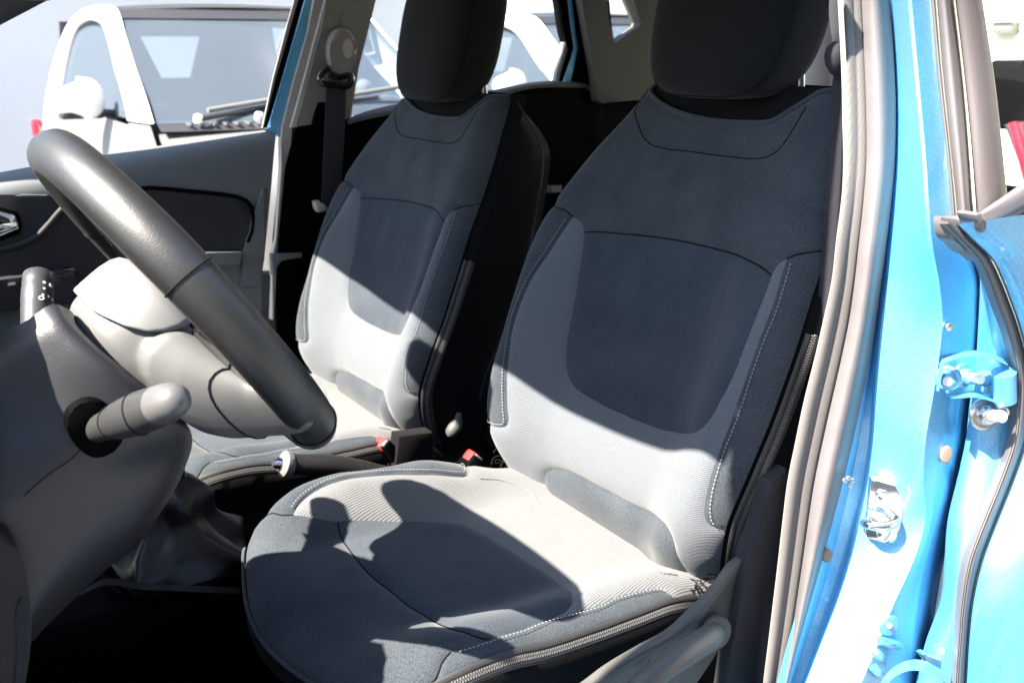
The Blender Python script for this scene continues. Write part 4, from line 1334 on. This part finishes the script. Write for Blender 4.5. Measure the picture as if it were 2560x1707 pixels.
def build_column():
    # shroud: rows down the column, each from its upper left shoulder over the near flank to the underside
    rows = [
        [(-150, 905, .38), (-60, 868, .405), (0, 838, .420), (73, 797, .430), (126, 760, .430), (160, 768, .412), (186, 790, .37)],
        [(-150, 965, .40), (-60, 925, .420), (20, 880, .436), (100, 826, .446), (150, 800, .450), (176, 806, .436), (196, 820, .39)],
        [(-150, 1010, .41), (-60, 985, .432), (60, 930, .448), (140, 880, .458), (205, 858, .464), (236, 866, .454), (252, 876, .41)],
        [(-150, 1060, .42), (-60, 1035, .442), (80, 985, .456), (170, 940, .466), (255, 908, .473), (292, 914, .464), (310, 922, .42)],
        [(-150, 1110, .43), (-60, 1090, .450), (100, 1045, .464), (210, 1002, .473), (320, 966, .478), (362, 972, .468), (378, 982, .42)],
        [(-150, 1180, .44), (-60, 1160, .460), (100, 1115, .472), (240, 1070, .479), (380, 1030, .480), (440, 1040, .468), (458, 1054, .42)],
        [(-150, 1260, .45), (-60, 1230, .468), (90, 1180, .477), (240, 1130, .481), (390, 1085, .478), (462, 1080, .460), (480, 1100, .41)],
        [(-150, 1330, .45), (-60, 1300, .474), (70, 1250, .480), (220, 1205, .478), (360, 1165, .464), (445, 1160, .445), (464, 1165, .40)],
        [(-150, 1410, .45), (-60, 1370, .474), (50, 1330, .480), (190, 1280, .478), (320, 1240, .466), (405, 1236, .446), (424, 1246, .40)],
        [(-150, 1490, .45), (-60, 1450, .474), (50, 1400, .480), (160, 1365, .478), (260, 1330, .468), (334, 1330, .45), (352, 1344, .40)],
        [(-150, 1580, .45), (-60, 1540, .474), (40, 1490, .480), (115, 1460, .478), (160, 1445, .470), (200, 1450, .455), (222, 1462, .40)],
        [(-150, 1680, .45), (-60, 1640, .474), (20, 1590, .480), (60, 1570, .478), (78, 1565, .470), (86, 1572, .455), (98, 1584, .40)],
        [(-150, 1760, .45), (-60, 1730, .474), (-20, 1700, .480), (0, 1680, .478), (20, 1660, .470), (34, 1650, .455), (46, 1650, .40)],
    ]
    cs = []
    for r in rows:
        c = [at((x, y), y=d) for x, y, d in r]
        c.append(c[-1] + Vector((.0, -.16, -.075)))
        cs.append(c)
    # top lip closing toward the wheel
    sh = loft('column_shroud', cs, 40, 'plastic_shroud', car, cross=60)
    tube('shroud_joint', resample(P([(203, 1122), (175, 1150), (130, 1180), (90, 1212), (60, 1240)], y=.4805), 20), .0004, 'seam_dark', sh, 5)
    # stalk boot
    bt = [(166, 1060), (172, 1035), (200, 1010), (232, 1000), (262, 1008), (275, 1020), (300, 1060), (312, 1085), (300, 1112), (270, 1140), (240, 1146), (215, 1136), (180, 1100)]
    slab('stalk_boot', P(bt, y=.4855), (0, -.02, 0), 'plastic_black', sh, .002, smoothn=40)
    # light stalk, near the door
    a, b = at((208, 1085), y=.455), at((455, 993), y=.605)
    d = (b - a)
    prof = [(0, .009), (.10, .0095), (.14, .0122), (.30, .0138), (.36, .0150), (.40, .0166), (.50, .0180), (.56, .0186), (.66, .0184), (.74, .0178), (.80, .0172), (.86, .0166), (.92, .0152), (.96, .0128), (.99, .0080), (1, .003)]
    st = tube('light_stalk', [a + d * t for t, _ in prof[3:11]], [r for _, r in prof[3:11]], 'plastic_stalk', sh, 28, angle=80)
    tube('stalk_neck', [a + d * t for t, _ in prof[:3]], [r for _, r in prof[:3]], 'plastic_black', sh, 20, angle=80)
    tube('stalk_sleeve', [a + d * t for t, _ in prof[2:4]] , [r for _, r in prof[2:4]], 'plastic_stalk', sh, 20, angle=80)
    tube('stalk_knob', [a + d * t for t, _ in prof[10:]], [r for _, r in prof[10:]], 'stalk_satin', sh, 28, angle=80)
    bm = bmesh.new()
    dn = d.normalized(); e1 = dn.cross(Vector((0, 0, 1))).normalized(); e2 = e1.cross(dn)
    for t, r, wv in ((.34, .0147, .0), (.585, .0187, .12)):
        ring = [a + d * (t + wv * .5 * math.cos(2 * math.pi * k / 32)) + (e1 * math.cos(2 * math.pi * k / 32) + e2 * math.sin(2 * math.pi * k / 32)) * (r + .0002) for k in range(33)]
        tube_bm(bm, ring, .0008, 5, caps=False)
    from_bm('stalk_ring', bm, 'seam_dark', sh)
    # wiper stalk on the far side
    a, b = at((88, 862), y=.250), at((96, 684), y=.180)
    d = b - a
    ws = tube('wiper_stalk', [a + d * t for t in (0, .3, .50, .54, .58, .77, .80, .83, .97, 1.0)], [.0145, .0155, .0165, .0160, .0168, .0168, .0162, .0165, .0160, .0125], 'plastic_stalk', sh, 24, angle=60)
    dn = d.normalized()
    tc = (CAM - a).normalized()
    nn = (tc - dn * tc.dot(dn)).normalized(); ss = dn.cross(nn)
    bm = bmesh.new()
    def mark(px, py, r, ring=False, sq=False):
        # on the stalk's skin where the photo shows the print
        rd_ = ray(px, py)
        best = next((q for q in (CAM + rd_ * (.9 + .0004 * i) for i in range(1300)) if (q - a - dn * (q - a).dot(dn)).length < .0173), None)
        if best is None: return
        nr = (best - a - dn * (best - a).dot(dn)).normalized()
        t1 = dn.cross(nr).normalized()
        n = 4 if sq else 12
        if ring:
            pts = [best + (t1 * math.cos(2 * math.pi * (k + .5) / n) + dn * math.sin(2 * math.pi * (k + .5) / n)) * r for k in range(n + 1)]
            tube_bm(bm, pts, r * .25, 5, caps=False)
        else:
            vs = [bm.verts.new(best + nr * .0003 + (t1 * math.cos(2 * math.pi * k / n) + dn * math.sin(2 * math.pi * k / n)) * r) for k in range(n)]
            bm.faces.new(vs)
    mark(110, 706, .0017); mark(110, 721, .0014); mark(127, 714, .0022, True, True)
    mark(107, 737, .0014); mark(121, 741, .0014); mark(104, 745, .0024, True); mark(130, 749, .0013)
    from_bm('stalk_print', bm, 'white_line', sh)
    # end of the dashboard beside the column
    ed = [at(p, y=.50) for p in ((-200, 1300), (-60, 1322), (0, 1330), (24, 1336), (44, 1372), (64, 1430), (76, 1500), (80, 1570), (74, 1640), (62, 1720), (50, 1780), (-200, 1780))]
    slab('dashboard_corner', ed, (0, -.05, 0), 'plastic_dark', car, .014, 4, angle=60)
    ev = [at(p, y=.5015) for p in ((44, 1500), (54, 1486), (66, 1520), (70, 1570), (66, 1630), (58, 1690), (46, 1740), (38, 1740), (42, 1640))]
    slab('speaker_cloth', ev, (0, -.006, 0), 'trim_pillar', car, .003, smoothn=30)
build_column()

# ------------------------------------------------------------------ between the seats
def build_console():
    cs = box('console', (.42, 0, .42), (.95, .22, .22), 'plastic_black', car, .03, 3)
    loft('console_rim', [P([(205, 1476), (260, 1446), (350, 1456), (470, 1462), (600, 1468)], y=.128), P([(195, 1490), (260, 1462), (350, 1472), (470, 1478), (600, 1484)], y=.135)], 20, 'plastic_dark', cs)
    # gear lever: pleated boot, dark knob
    base = at((455, 1400), z=.545)
    top = base + Vector((.0, 0, .135))
    V, F = [], []
    NN, NK = 26, 96
    for i in range(NN + 1):
        t = i / NN
        for k in range(NK):
            a = 2 * math.pi * k / NK
            sq = .070 * (1 - t) ** .8 + .018 + .010 * math.sin(t * math.pi * 3)
            fold = 1 - 2 * abs(math.sin(2.5 * a + 2.4 * t + .6))
            pl = 1 + .24 * (1 - t) ** .5 * min(1, t * 5) * fold + .09 * (1 - t) * math.sin(7 * a - 4 * t) * min(1, t * 4)
            c, s = math.cos(a), math.sin(a)
            e = .65 + .35 * t
            V.append(base + Vector((math.copysign(abs(c) ** e, c) * sq * pl * 1.05, math.copysign(abs(s) ** e, s) * sq * pl * .9, .135 * t)))
    for i in range(NN):
        for k in range(NK):
            F.append((i * NK + k, i * NK + (k + 1) % NK, (i + 1) * NK + (k + 1) % NK, (i + 1) * NK + k))
    gb = build('gear_boot', V, F, 'leather_smooth', car)
    tube('gear_lever', [top + Vector((0, 0, -.01)), top + Vector((.005, 0, .03)), top + Vector((.01, 0, .10))], [.020, .021, .018], 'gloss_black', gb, 16)
    k0 = at((478, 1110), y=base.y)
    tube('gear_knob', resample([top + Vector((.008, 0, .06)), top + Vector((.012, 0, .10)), top + Vector((.014, 0, .135)), top + Vector((.015, 0, .15))], 8), [.019, .023, .026, .028, .028, .026, .020, .008], 'gloss_black', gb, 20)
    tube('boot_frame', resample([base + Vector(v) for v in ((.088, .068, .002), (-.088, .072, .002), (-.088, -.072, .002), (.088, -.068, .002))], 40, True) , .005, 'plastic_black', gb, 8)
    slab('gear_plate', P([(310, 1378), (336, 1366), (374, 1430), (340, 1434)], z=.54), (0, 0, -.01), 'steel', gb, .002)
    # handbrake with chrome button
    a, b = at((716, 1160), y=.03), at((960, 1186), y=.03)
    b = a + Vector((-.24, 0, -.095))
    hb = tube('handbrake', resample([a, a.lerp(b, .3) + Vector((0, 0, .008)), a.lerp(b, .65) + Vector((0, 0, .004)), b], 16), [.0165] * 3 + [.018] * 6 + [.017] * 7, 'plastic_dark', car, 18)
    dn = (a - b).normalized()
    tube('handbrake_collar', [a - dn * .008, a - dn * .002, a + dn * .005, a + dn * .009], [.0172, .0205, .0205, .0145], 'paint_silver', hb, 18)
    tube('handbrake_button', [a, a + dn * .016, a + dn * .022], [.009, .009, .006], 'chrome', hb, 14)
    # buckles
    def buckle(c0, c1, ax, wid, label):
        d = (c1 - c0).normalized()
        s = Vector(ax).normalized(); s = (s - d * s.dot(d)).normalized()
        n = d.cross(s)
        M = Matrix((s, n, d)).transposed()
        L = (c1 - c0).length
        bm = bmesh.new(); box_bm(bm, (c0 + c1) / 2, (wid, .020, L), .004, 2, M)
        o = from_bm('belt_buckle', bm, 'plastic_black', car, angle=40)
        o['label'] = label
        bm = bmesh.new(); box_bm(bm, c1 - d * .006, (wid * .62, .0225, .018), .003, 2, M)
        from_bm('buckle_button', bm, 'red_button', o, angle=40)
        bm = bmesh.new(); box_bm(bm, c1 - d * .001, (wid * .9, .015, .006), .002, 2, M)
        from_bm('buckle_lip', bm, 'plastic_grey', o, angle=40)
    t1 = at((948, 1104), y=-.125)
    buckle(t1 + Vector((-.045, .0, -.075)), t1, (.45, -.9, .3), .046, 'buckle by the passenger seat, its red button sunlit')
    t2 = at((1172, 1150), y=.098)
    buckle(t2 + Vector((.05, .0, -.055)), t2 + Vector((-.012, 0, .006)), (0, 1, .25), .042, 'buckle by the driver seat, red button half hidden')
    # cloth pocket box behind the handbrake
    slab('armrest_box', Pm([(998, 1090, 'y', -.095), (1082, 1080, 'y', -.095), (1086, 1100, 'y', -.095), (1083, 1200, 'y', -.095), (985, 1200, 'y', -.095)]), (0, -.03, 0), 'cloth_black', car, .006)
    tube('recline_lever', resample(P([(1148, 1032), (1142, 1060), (1128, 1078), (1118, 1084)], y=-.10), 12), [.005, .006, .007, .008, .010, .012, .013, .013, .013, .012, .010, .006], 'side_plastic', car, 10)
build_console()

# ------------------------------------------------------------------ driver's seat: side valance and belt
copy_seat = copy_part(seat_driver, car, (.046, -.72, -.031))
copy_seat['label'] = 'passenger seat beside the far door, lower backrest in full sun'
def build_seat_side():
    v = loft('seat_valance', [Pm([(1885, 1368, 'y', .622), (1874, 1375, 'y', .625), (1846, 1386, 'y', .632), (1819, 1406, 'y', .634), (1773, 1468, 'y', .636), (1723, 1518, 'y', .638), (1664, 1572, 'y', .640), (1587, 1615, 'y', .640), (1510, 1661, 'y', .640), (1452, 1704, 'y', .640), (1380, 1745, 'y', .640)]),
                              Pm([(1890, 1374, 'y', .634), (1880, 1384, 'y', .636), (1856, 1396, 'y', .642), (1834, 1424, 'y', .644), (1794, 1478, 'y', .646), (1746, 1536, 'y', .648), (1684, 1590, 'y', .650), (1600, 1634, 'y', .650), (1524, 1680, 'y', .650), (1470, 1722, 'y', .650), (1400, 1765, 'y', .650)]),
                              Pm([(1894, 1382, 'y', .630), (1884, 1394, 'y', .633), (1866, 1420, 'y', .636), (1846, 1450, 'y', .638), (1806, 1500, 'y', .640), (1760, 1556, 'y', .643), (1696, 1610, 'y', .645), (1612, 1656, 'y', .645), (1536, 1700, 'y', .645), (1484, 1740, 'y', .645), (1420, 1785, 'y', .645)]),
                              Pm([(1900, 1480, 'y', .632), (1880, 1520, 'y', .634), (1860, 1540, 'y', .636), (1840, 1570, 'y', .638), (1800, 1620, 'y', .640), (1760, 1680, 'y', .643), (1700, 1760, 'y', .645), (1640, 1800, 'y', .645), (1560, 1840, 'y', .645), (1500, 1860, 'y', .645), (1440, 1880, 'y', .645)])], 50, 'side_plastic', seat_driver, cross=30)
    # height lever with its round root
    hub = at((1790, 1580), y=.652)
    disc('lever_root', hub - Vector((0, .004, 0)), (.1, 1, .15), .020, .010, 'side_plastic', seat_driver, 28)
    pth = resample(Pm([(1806, 1578, 'y', .668), (1780, 1590, 'y', .672), (1730, 1622, 'y', .676), (1680, 1655, 'y', .678), (1620, 1700, 'y', .68), (1560, 1760, 'y', .68)]), 26)
    rr = [.012 + .006 * min(1, i / 4) - .002 * (i / 25) for i in range(26)]
    rr[0] = .006; rr[1] = .011
    tube('height_lever', pth, rr, 'side_plastic', seat_driver, 16, .75, Vector((0, 1, 0)))
    tube('valance_crease', resample(Pm([(1622, 1650, 'y', .650), (1627, 1662, 'y', .652), (1624, 1672, 'y', .652), (1612, 1690, 'y', .652)]), 10), .0016, 'side_plastic', seat_driver, 6)
build_seat_side()
def build_driver_belt():
    # webbing hangs in front of the pillar; its guide sits at the top
    w = loft('belt_webbing', [Pm([(2096, 120, 'y', .610), (2090, 178, 'y', .612), (2084, 190, 'y', .614), (2077, 293, 'y', .618), (2063, 496, 'y', .622), (2050, 700, 'y', .625), (2036, 870, 'y', .628), (2024, 960, 'y', .628)]),
                              Pm([(2120, 120, 'y', .622), (2118, 178, 'y', .624), (2114, 190, 'y', .626), (2112, 293, 'y', .630), (2102, 496, 'y', .634), (2082, 700, 'y', .637), (2056, 870, 'y', .638), (2042, 960, 'y', .638)])], 40, 'belt_web', car, cross=6)
    md = w.modifiers.new('thick', 'SOLIDIFY'); md.thickness = .0025
    tube('belt_fold', resample(Pm([(2092, 106, 'y', .624), (2087, 130, 'y', .624), (2088, 155, 'y', .624), (2098, 178, 'y', .624), (2106, 184, 'y', .624)]), 14), [.004, .007, .009, .010, .011, .011, .011, .011, .010, .010, .009, .008, .006, .004], 'belt_web', w, 10)
    slab('belt_guide', Pm([(2074, -30, 'y', .615), (2072, 30, 'y', .615), (2076, 80, 'y', .615), (2086, 124, 'y', .615), (2098, 118, 'y', .62), (2104, 60, 'y', .622), (2106, -30, 'y', .622)]), (-.012, -.01, 0), 'trim_light', w, .003)
    disc('belt_bolt', at((2032, 928), y=.622), (.5, .8, .2), .009, .012, 'zip_teeth', w, 12)
build_driver_belt()

# ------------------------------------------------------------------ outside
def structure(o): o['kind'] = 'structure'; return o
structure(build('ground', [(-120, -120, 0), (120, -120, 0), (120, 120, 0), (-120, 120, 0)], [(0, 1, 2, 3)], 'ground', smooth=False))
def wall(name, a, b, h, m, label, courses=0, th=.25):
    a, b = Vector((*a, 0)), Vector((*b, 0))
    t = (b - a).normalized(); n = Vector((-t.y, t.x, 0))
    L = (b - a).length
    bm = bmesh.new()
    M = Matrix((t, n, Vector((0, 0, 1)))).transposed()
    box_bm(bm, a + t * L / 2 + n * th / 2 + Vector((0, 0, h / 2)), (L, th, h), 0, 1, M)
    o = from_bm(name, bm, m, None, smooth=False)
    tag(o, label, 'wall')
    return o, a, t, n, L
wall('rendered_wall', (9, -8.0), (-4.6, -8.0), 5.0, 'wall_grey', 'pale grey rendered wall behind the small white car')
wall('added_wall', (-8.9, 5.2), (9, 5.2), 4.0, 'wall_added', 'plain dark wall added out of view for reflections and to cut sky fill')  # added unseen wall: cuts sky fill, gives chrome and paint something to reflect
wc, a0, t0, n0, L0_ = wall('boarded_wall', (-9.0, -9), (-9.0, 9), 4.5, 'wall_cream', 'cream wall of level boards seen through the rear door window')
for k in range(22):
    bm = bmesh.new()
    box_bm(bm, (-8.985 + 0, 0, .1 + k * .2), (.03, 18, .186), .006, 1)
    from_bm('board', bm, 'wall_cream', wc, smooth=False)
lampc = at((2522, 18), x=-8.93)
wl_ = box('wall_lamp', tuple(lampc + Vector((.04, 0, .02))), (.16, .26, .34), 'paint_white', None, .03, 3)
tag(wl_, 'small white box lamp on the cream boarded wall', 'wall lamp')
box('lamp_base', tuple(lampc + Vector((.03, 0, -.20))), (.10, .22, .12), 'paint_silver', wl_, .02)

def small_car(loc, label, group):
    """short tall two-seater, nose towards +y; origin on the ground under its nearest mirror side"""
    t = empty('small_car', loc, label, 'car', group)
    # local: x left(+)/right, y forward, built round x = 0 centre line, windscreen foot at y = 0
    def V(*a): return Vector(a)
    OUT = [(-2.45, .65), (-2.14, .95), (-1.89, 1.21), (-1.53, 1.40), (-1.11, 1.48), (-.51, 1.49), (-.22, 1.46), (0, 1.33), (.25, 1.18), (.48, 1.06), (.66, .95)]
    INN = [(-1.9, .65), (-1.75, .95), (-1.58, 1.22), (-1.38, 1.37), (-1.10, 1.42), (-.72, 1.42), (-.48, 1.385), (-.32, 1.31), (-.10, 1.16), (.10, 1.045), (.24, .94)]
    def side(pts, k=0): return [V(.79 - .18 * max(z - .9, 0) + k, y, z) for y, z in pts]
    for s in (-1, 1):
        f = lambda c, k=0: [V(s * (p.x + k), p.y, p.z) for p in c]
        o, i = side(OUT), side(INN)
        loft('shell_arch', [f(i, -.06), f(i, .012), f(o, .012), f(o, -.008)], 60, 'paint_white', t)
        loft('door', [f([V(.79, -1.75, .95), V(.79, -1.2, .94), V(.79, -.6, .93), V(.79, .24, .92)]), f([V(.83, -1.78, .86), V(.84, -1.2, .84), V(.83, -.6, .82), V(.81, .30, .80)]), f([V(.84, -1.7, .6), V(.85, -1.2, .6), V(.84, -.6, .6), V(.82, .35, .55)]), f([V(.82, -1.6, .3), V(.83, -1.2, .3), V(.82, -.6, .3), V(.80, .35, .3)])], 20, 'paint_silver', t, cross=16)
        loft('side_panel', [f([V(.79, -2.45, .66), V(.79, -1.9, .66)]), f([V(.84, -2.40, .3), V(.84, -1.8, .3)])], 6, 'paint_white', t)
        loft('wing', [f([V(.79, .24, .93), V(.79, .66, .94)]), f([V(.82, .28, .80), V(.82, .95, .78)]), f([V(.82, .30, .35), V(.80, 1.0, .35)])], 6, 'paint_silver', t)
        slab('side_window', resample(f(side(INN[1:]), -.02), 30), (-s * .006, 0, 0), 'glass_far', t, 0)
        # mirror on its stem
        V2, F2 = [], []
        c = V(s * .93, -.16, 1.03)
        for a in range(13):
            ph = -math.pi / 2 + math.pi * a / 12
            for b in range(20):
                th = 2 * math.pi * b / 20
                V2.append(c + V(.125 * math.copysign(abs(math.cos(ph) * math.cos(th)) ** .8, math.cos(th)), .075 * math.cos(ph) * math.sin(th), .085 * math.copysign(abs(math.sin(ph)) ** .8, math.sin(ph)) * (1 - .25 * math.cos(th) * (s))))
        for a in range(12):
            for b in range(20):
                F2.append((a * 20 + b, a * 20 + (b + 1) % 20, (a + 1) * 20 + (b + 1) % 20, (a + 1) * 20 + b))
        m = build('door_mirror', V2, F2, 'paint_white', t)
        tube('mirror_stem', [V(s * .76, -.22, .95), V(s * .90, -.2, .965)], .035, 'black_trim', m, 10, .6)
        box('mirror_foot', (s * .92, -.205, .945), (.20, .11, .03), 'black_trim', m, .01)
        box('seat', (s * .40, -1.15, .70), (.40, .16, .50), 'black_trim', t, .05, 3, Matrix.Rotation(rad(-14), 3, 'X'))
        box('tail_lamp', (s * .83, -2.42, .74), (.07, .12, .13), 'lamp_red', t, .03)
        box('tail_lamp', (s * .83, -2.46, .56), (.07, .12, .13), 'lamp_red', t, .03)
        box('headlamp', (s * .56, 1.0, .68), (.30, .20, .18), 'glass_tint', t, .05, 3)
        for yy in (-1.95, .75):
            w = tube('wheel', [V(s * .62, yy, .30), V(s * .64, yy, .30), V(s * .78, yy, .30), V(s * .80, yy, .30)], [.26, .30, .30, .26], 'black_trim', t, 28)
            tube('rim', [V(s * .79, yy, .30), V(s * .815, yy, .30)], [.20, .19], 'steel', w, 20)
    # body below, bonnet, roof panel, windscreen
    X5 = (-1, -.5, 0, .5, 1)
    def row(w, y, z, by=0, bz=0): return [V(x * w, y + by * (1 - x * x), z + bz * (1 - x * x)) for x in X5]
    loft('bonnet', [row(.76, .66, .90, .12, .03), row(.78, .85, .82, .16, .05), row(.78, 1.0, .68, .22, .05), row(.77, 1.05, .34, .22)], 24, 'paint_silver', t, cross=20)
    box('underbody', (0, -.72, .40), (1.46, 3.2, .34), 'black_trim', t, .06)
    loft('roof_panel', [row(.68, -.24, 1.46, .06, .02), row(.68, -.6, 1.485, 0, .03), row(.68, -1.11, 1.48, 0, .03), row(.69, -1.53, 1.40, 0, .03)], 12, 'black_trim', t, cross=10)
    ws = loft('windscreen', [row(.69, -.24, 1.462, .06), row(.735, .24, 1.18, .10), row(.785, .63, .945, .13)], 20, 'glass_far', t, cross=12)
    loft('screen_band', [row(.69, -.235, 1.465, .06), row(.70, -.15, 1.418, .07)], 20, 'black_trim', ws, cross=3)
    loft('scuttle', [row(.75, .60, .955, .13), row(.76, .72, .915, .13)], 20, 'black_trim', t, cross=4)
    for i in range(26):
        x = -.62 + i * .05
        box('vent_slat', (x, .66 + .13 * (1 - (x / .75) ** 2), .942), (.012, .10, .012), 'plastic_grey', t, 0)
    for x0, x1 in ((.60, -.02), (.32, -.36)):
        wp = tube('wiper', [V(x0, .74, .965), V((x0 + x1) / 2, .66, 1.00), V(x1, .60, 1.03)], [.013, .011, .009], 'black_trim', t, 8)
        tube('wiper_blade', [V(x0 - .06, .70, 1.00), V(x1 - .16, .60, 1.08)], .012, 'zip_teeth', wp, 8)
        disc('wiper_hub', (x0, .74, .955), (0, .4, .9), .019, .03, 'paint_white', wp, 12)
    # inside: dashboard, a round pod on it, two pale dials, and the rear wall with its window
    box('dashboard', (0, .28, .86), (1.36, .40, .14), 'trim_pillar', t, .05, 3)
    box('instrument_pod', (-.42, .26, .96), (.44, .20, .12), 'applique', t, .05, 3)
    for x, z in ((-.31, 1.05), (-.46, 1.06)):
        bm = bmesh.new(); bmesh.ops.create_uvsphere(bm, u_segments=14, v_segments=10, radius=.048, matrix=Matrix.Translation((x, .22, z)))
        from_bm('dash_dial', bm, 'trim_light', t)
    W0 = [(.21, 1.35), (-.19, 1.35), (-.10, 1.08), (.10, 1.08)]
    O0 = [(.70, 1.44), (-.70, 1.44), (-.78, .55), (.78, .55)]
    for k in range(4):
        q = [O0[k], O0[(k + 1) % 4], W0[(k + 1) % 4], W0[k]]
        slab('rear_wall', [V(x, -1.80, z) for x, z in q], (0, -.04, 0), 'applique', t, 0)
    box('rear_panel', (0, -2.42, .62), (1.5, .06, .5), 'paint_white', t, .02)
    return t
small_car((-1.06, -3.90, 0), 'small white two-seater with silver door, parked outside the passenger window', 'white two-seaters in the row')
def copy_tree(o, loc, label):
    c = o.copy(); COL.objects.link(c); c.location = loc; c['label'] = label
    def rec(src, dst):
        for ch in list(src.children):
            k = ch.copy(); COL.objects.link(k); k.parent = dst
            rec(ch, k)
    rec(o, c)
    return c
sc0 = [o for o in COL.objects if o.name == 'small_car'][0]
copy_tree(sc0, (-3.74, -4.05, 0), 'small white two-seater seen past the passenger headrest through the rear windows')

# vehicle behind, seen through the rear door window
def rear_vehicle():
    t = empty('parked_vehicle', (-5.0, -1.55, 0), 'dark vehicle with red striped panel in a white frame, behind the rear door window', 'vehicle')
    o = Vector((-5.0, -1.55, 0))
    def Q(pts, x): return [at(p, x=x) - o for p in pts]
    bd = slab('dark_body', Q([(2440, 170), (2475, 150), (2545, 152), (2562, 160), (2700, 190), (2700, 330), (2440, 330)], -4.6), (-1.6, 0, 0), 'plastic_black', t, .05, 3)
    slab('white_frame', Q([(2440, 305), (2700, 250), (2700, 560), (2440, 560)], -4.62), (-1.2, 0, 0), 'paint_white', t, .03)
    slab('striped_panel', Q([(2508, 312), (2700, 280), (2700, 560), (2580, 560), (2548, 400)], -4.58), (-.05, 0, 0), 'black_trim', t, .01)
    for k in range(5):
        x = 2520 + k * 32
        slab('red_stripe', Q([(x, 308), (x + 20, 304), (x + 20 + 46, 470), (x + 48, 480)], -4.56), (-.03, 0, 0), 'lamp_red', t, .004)
    return t
rear_vehicle()
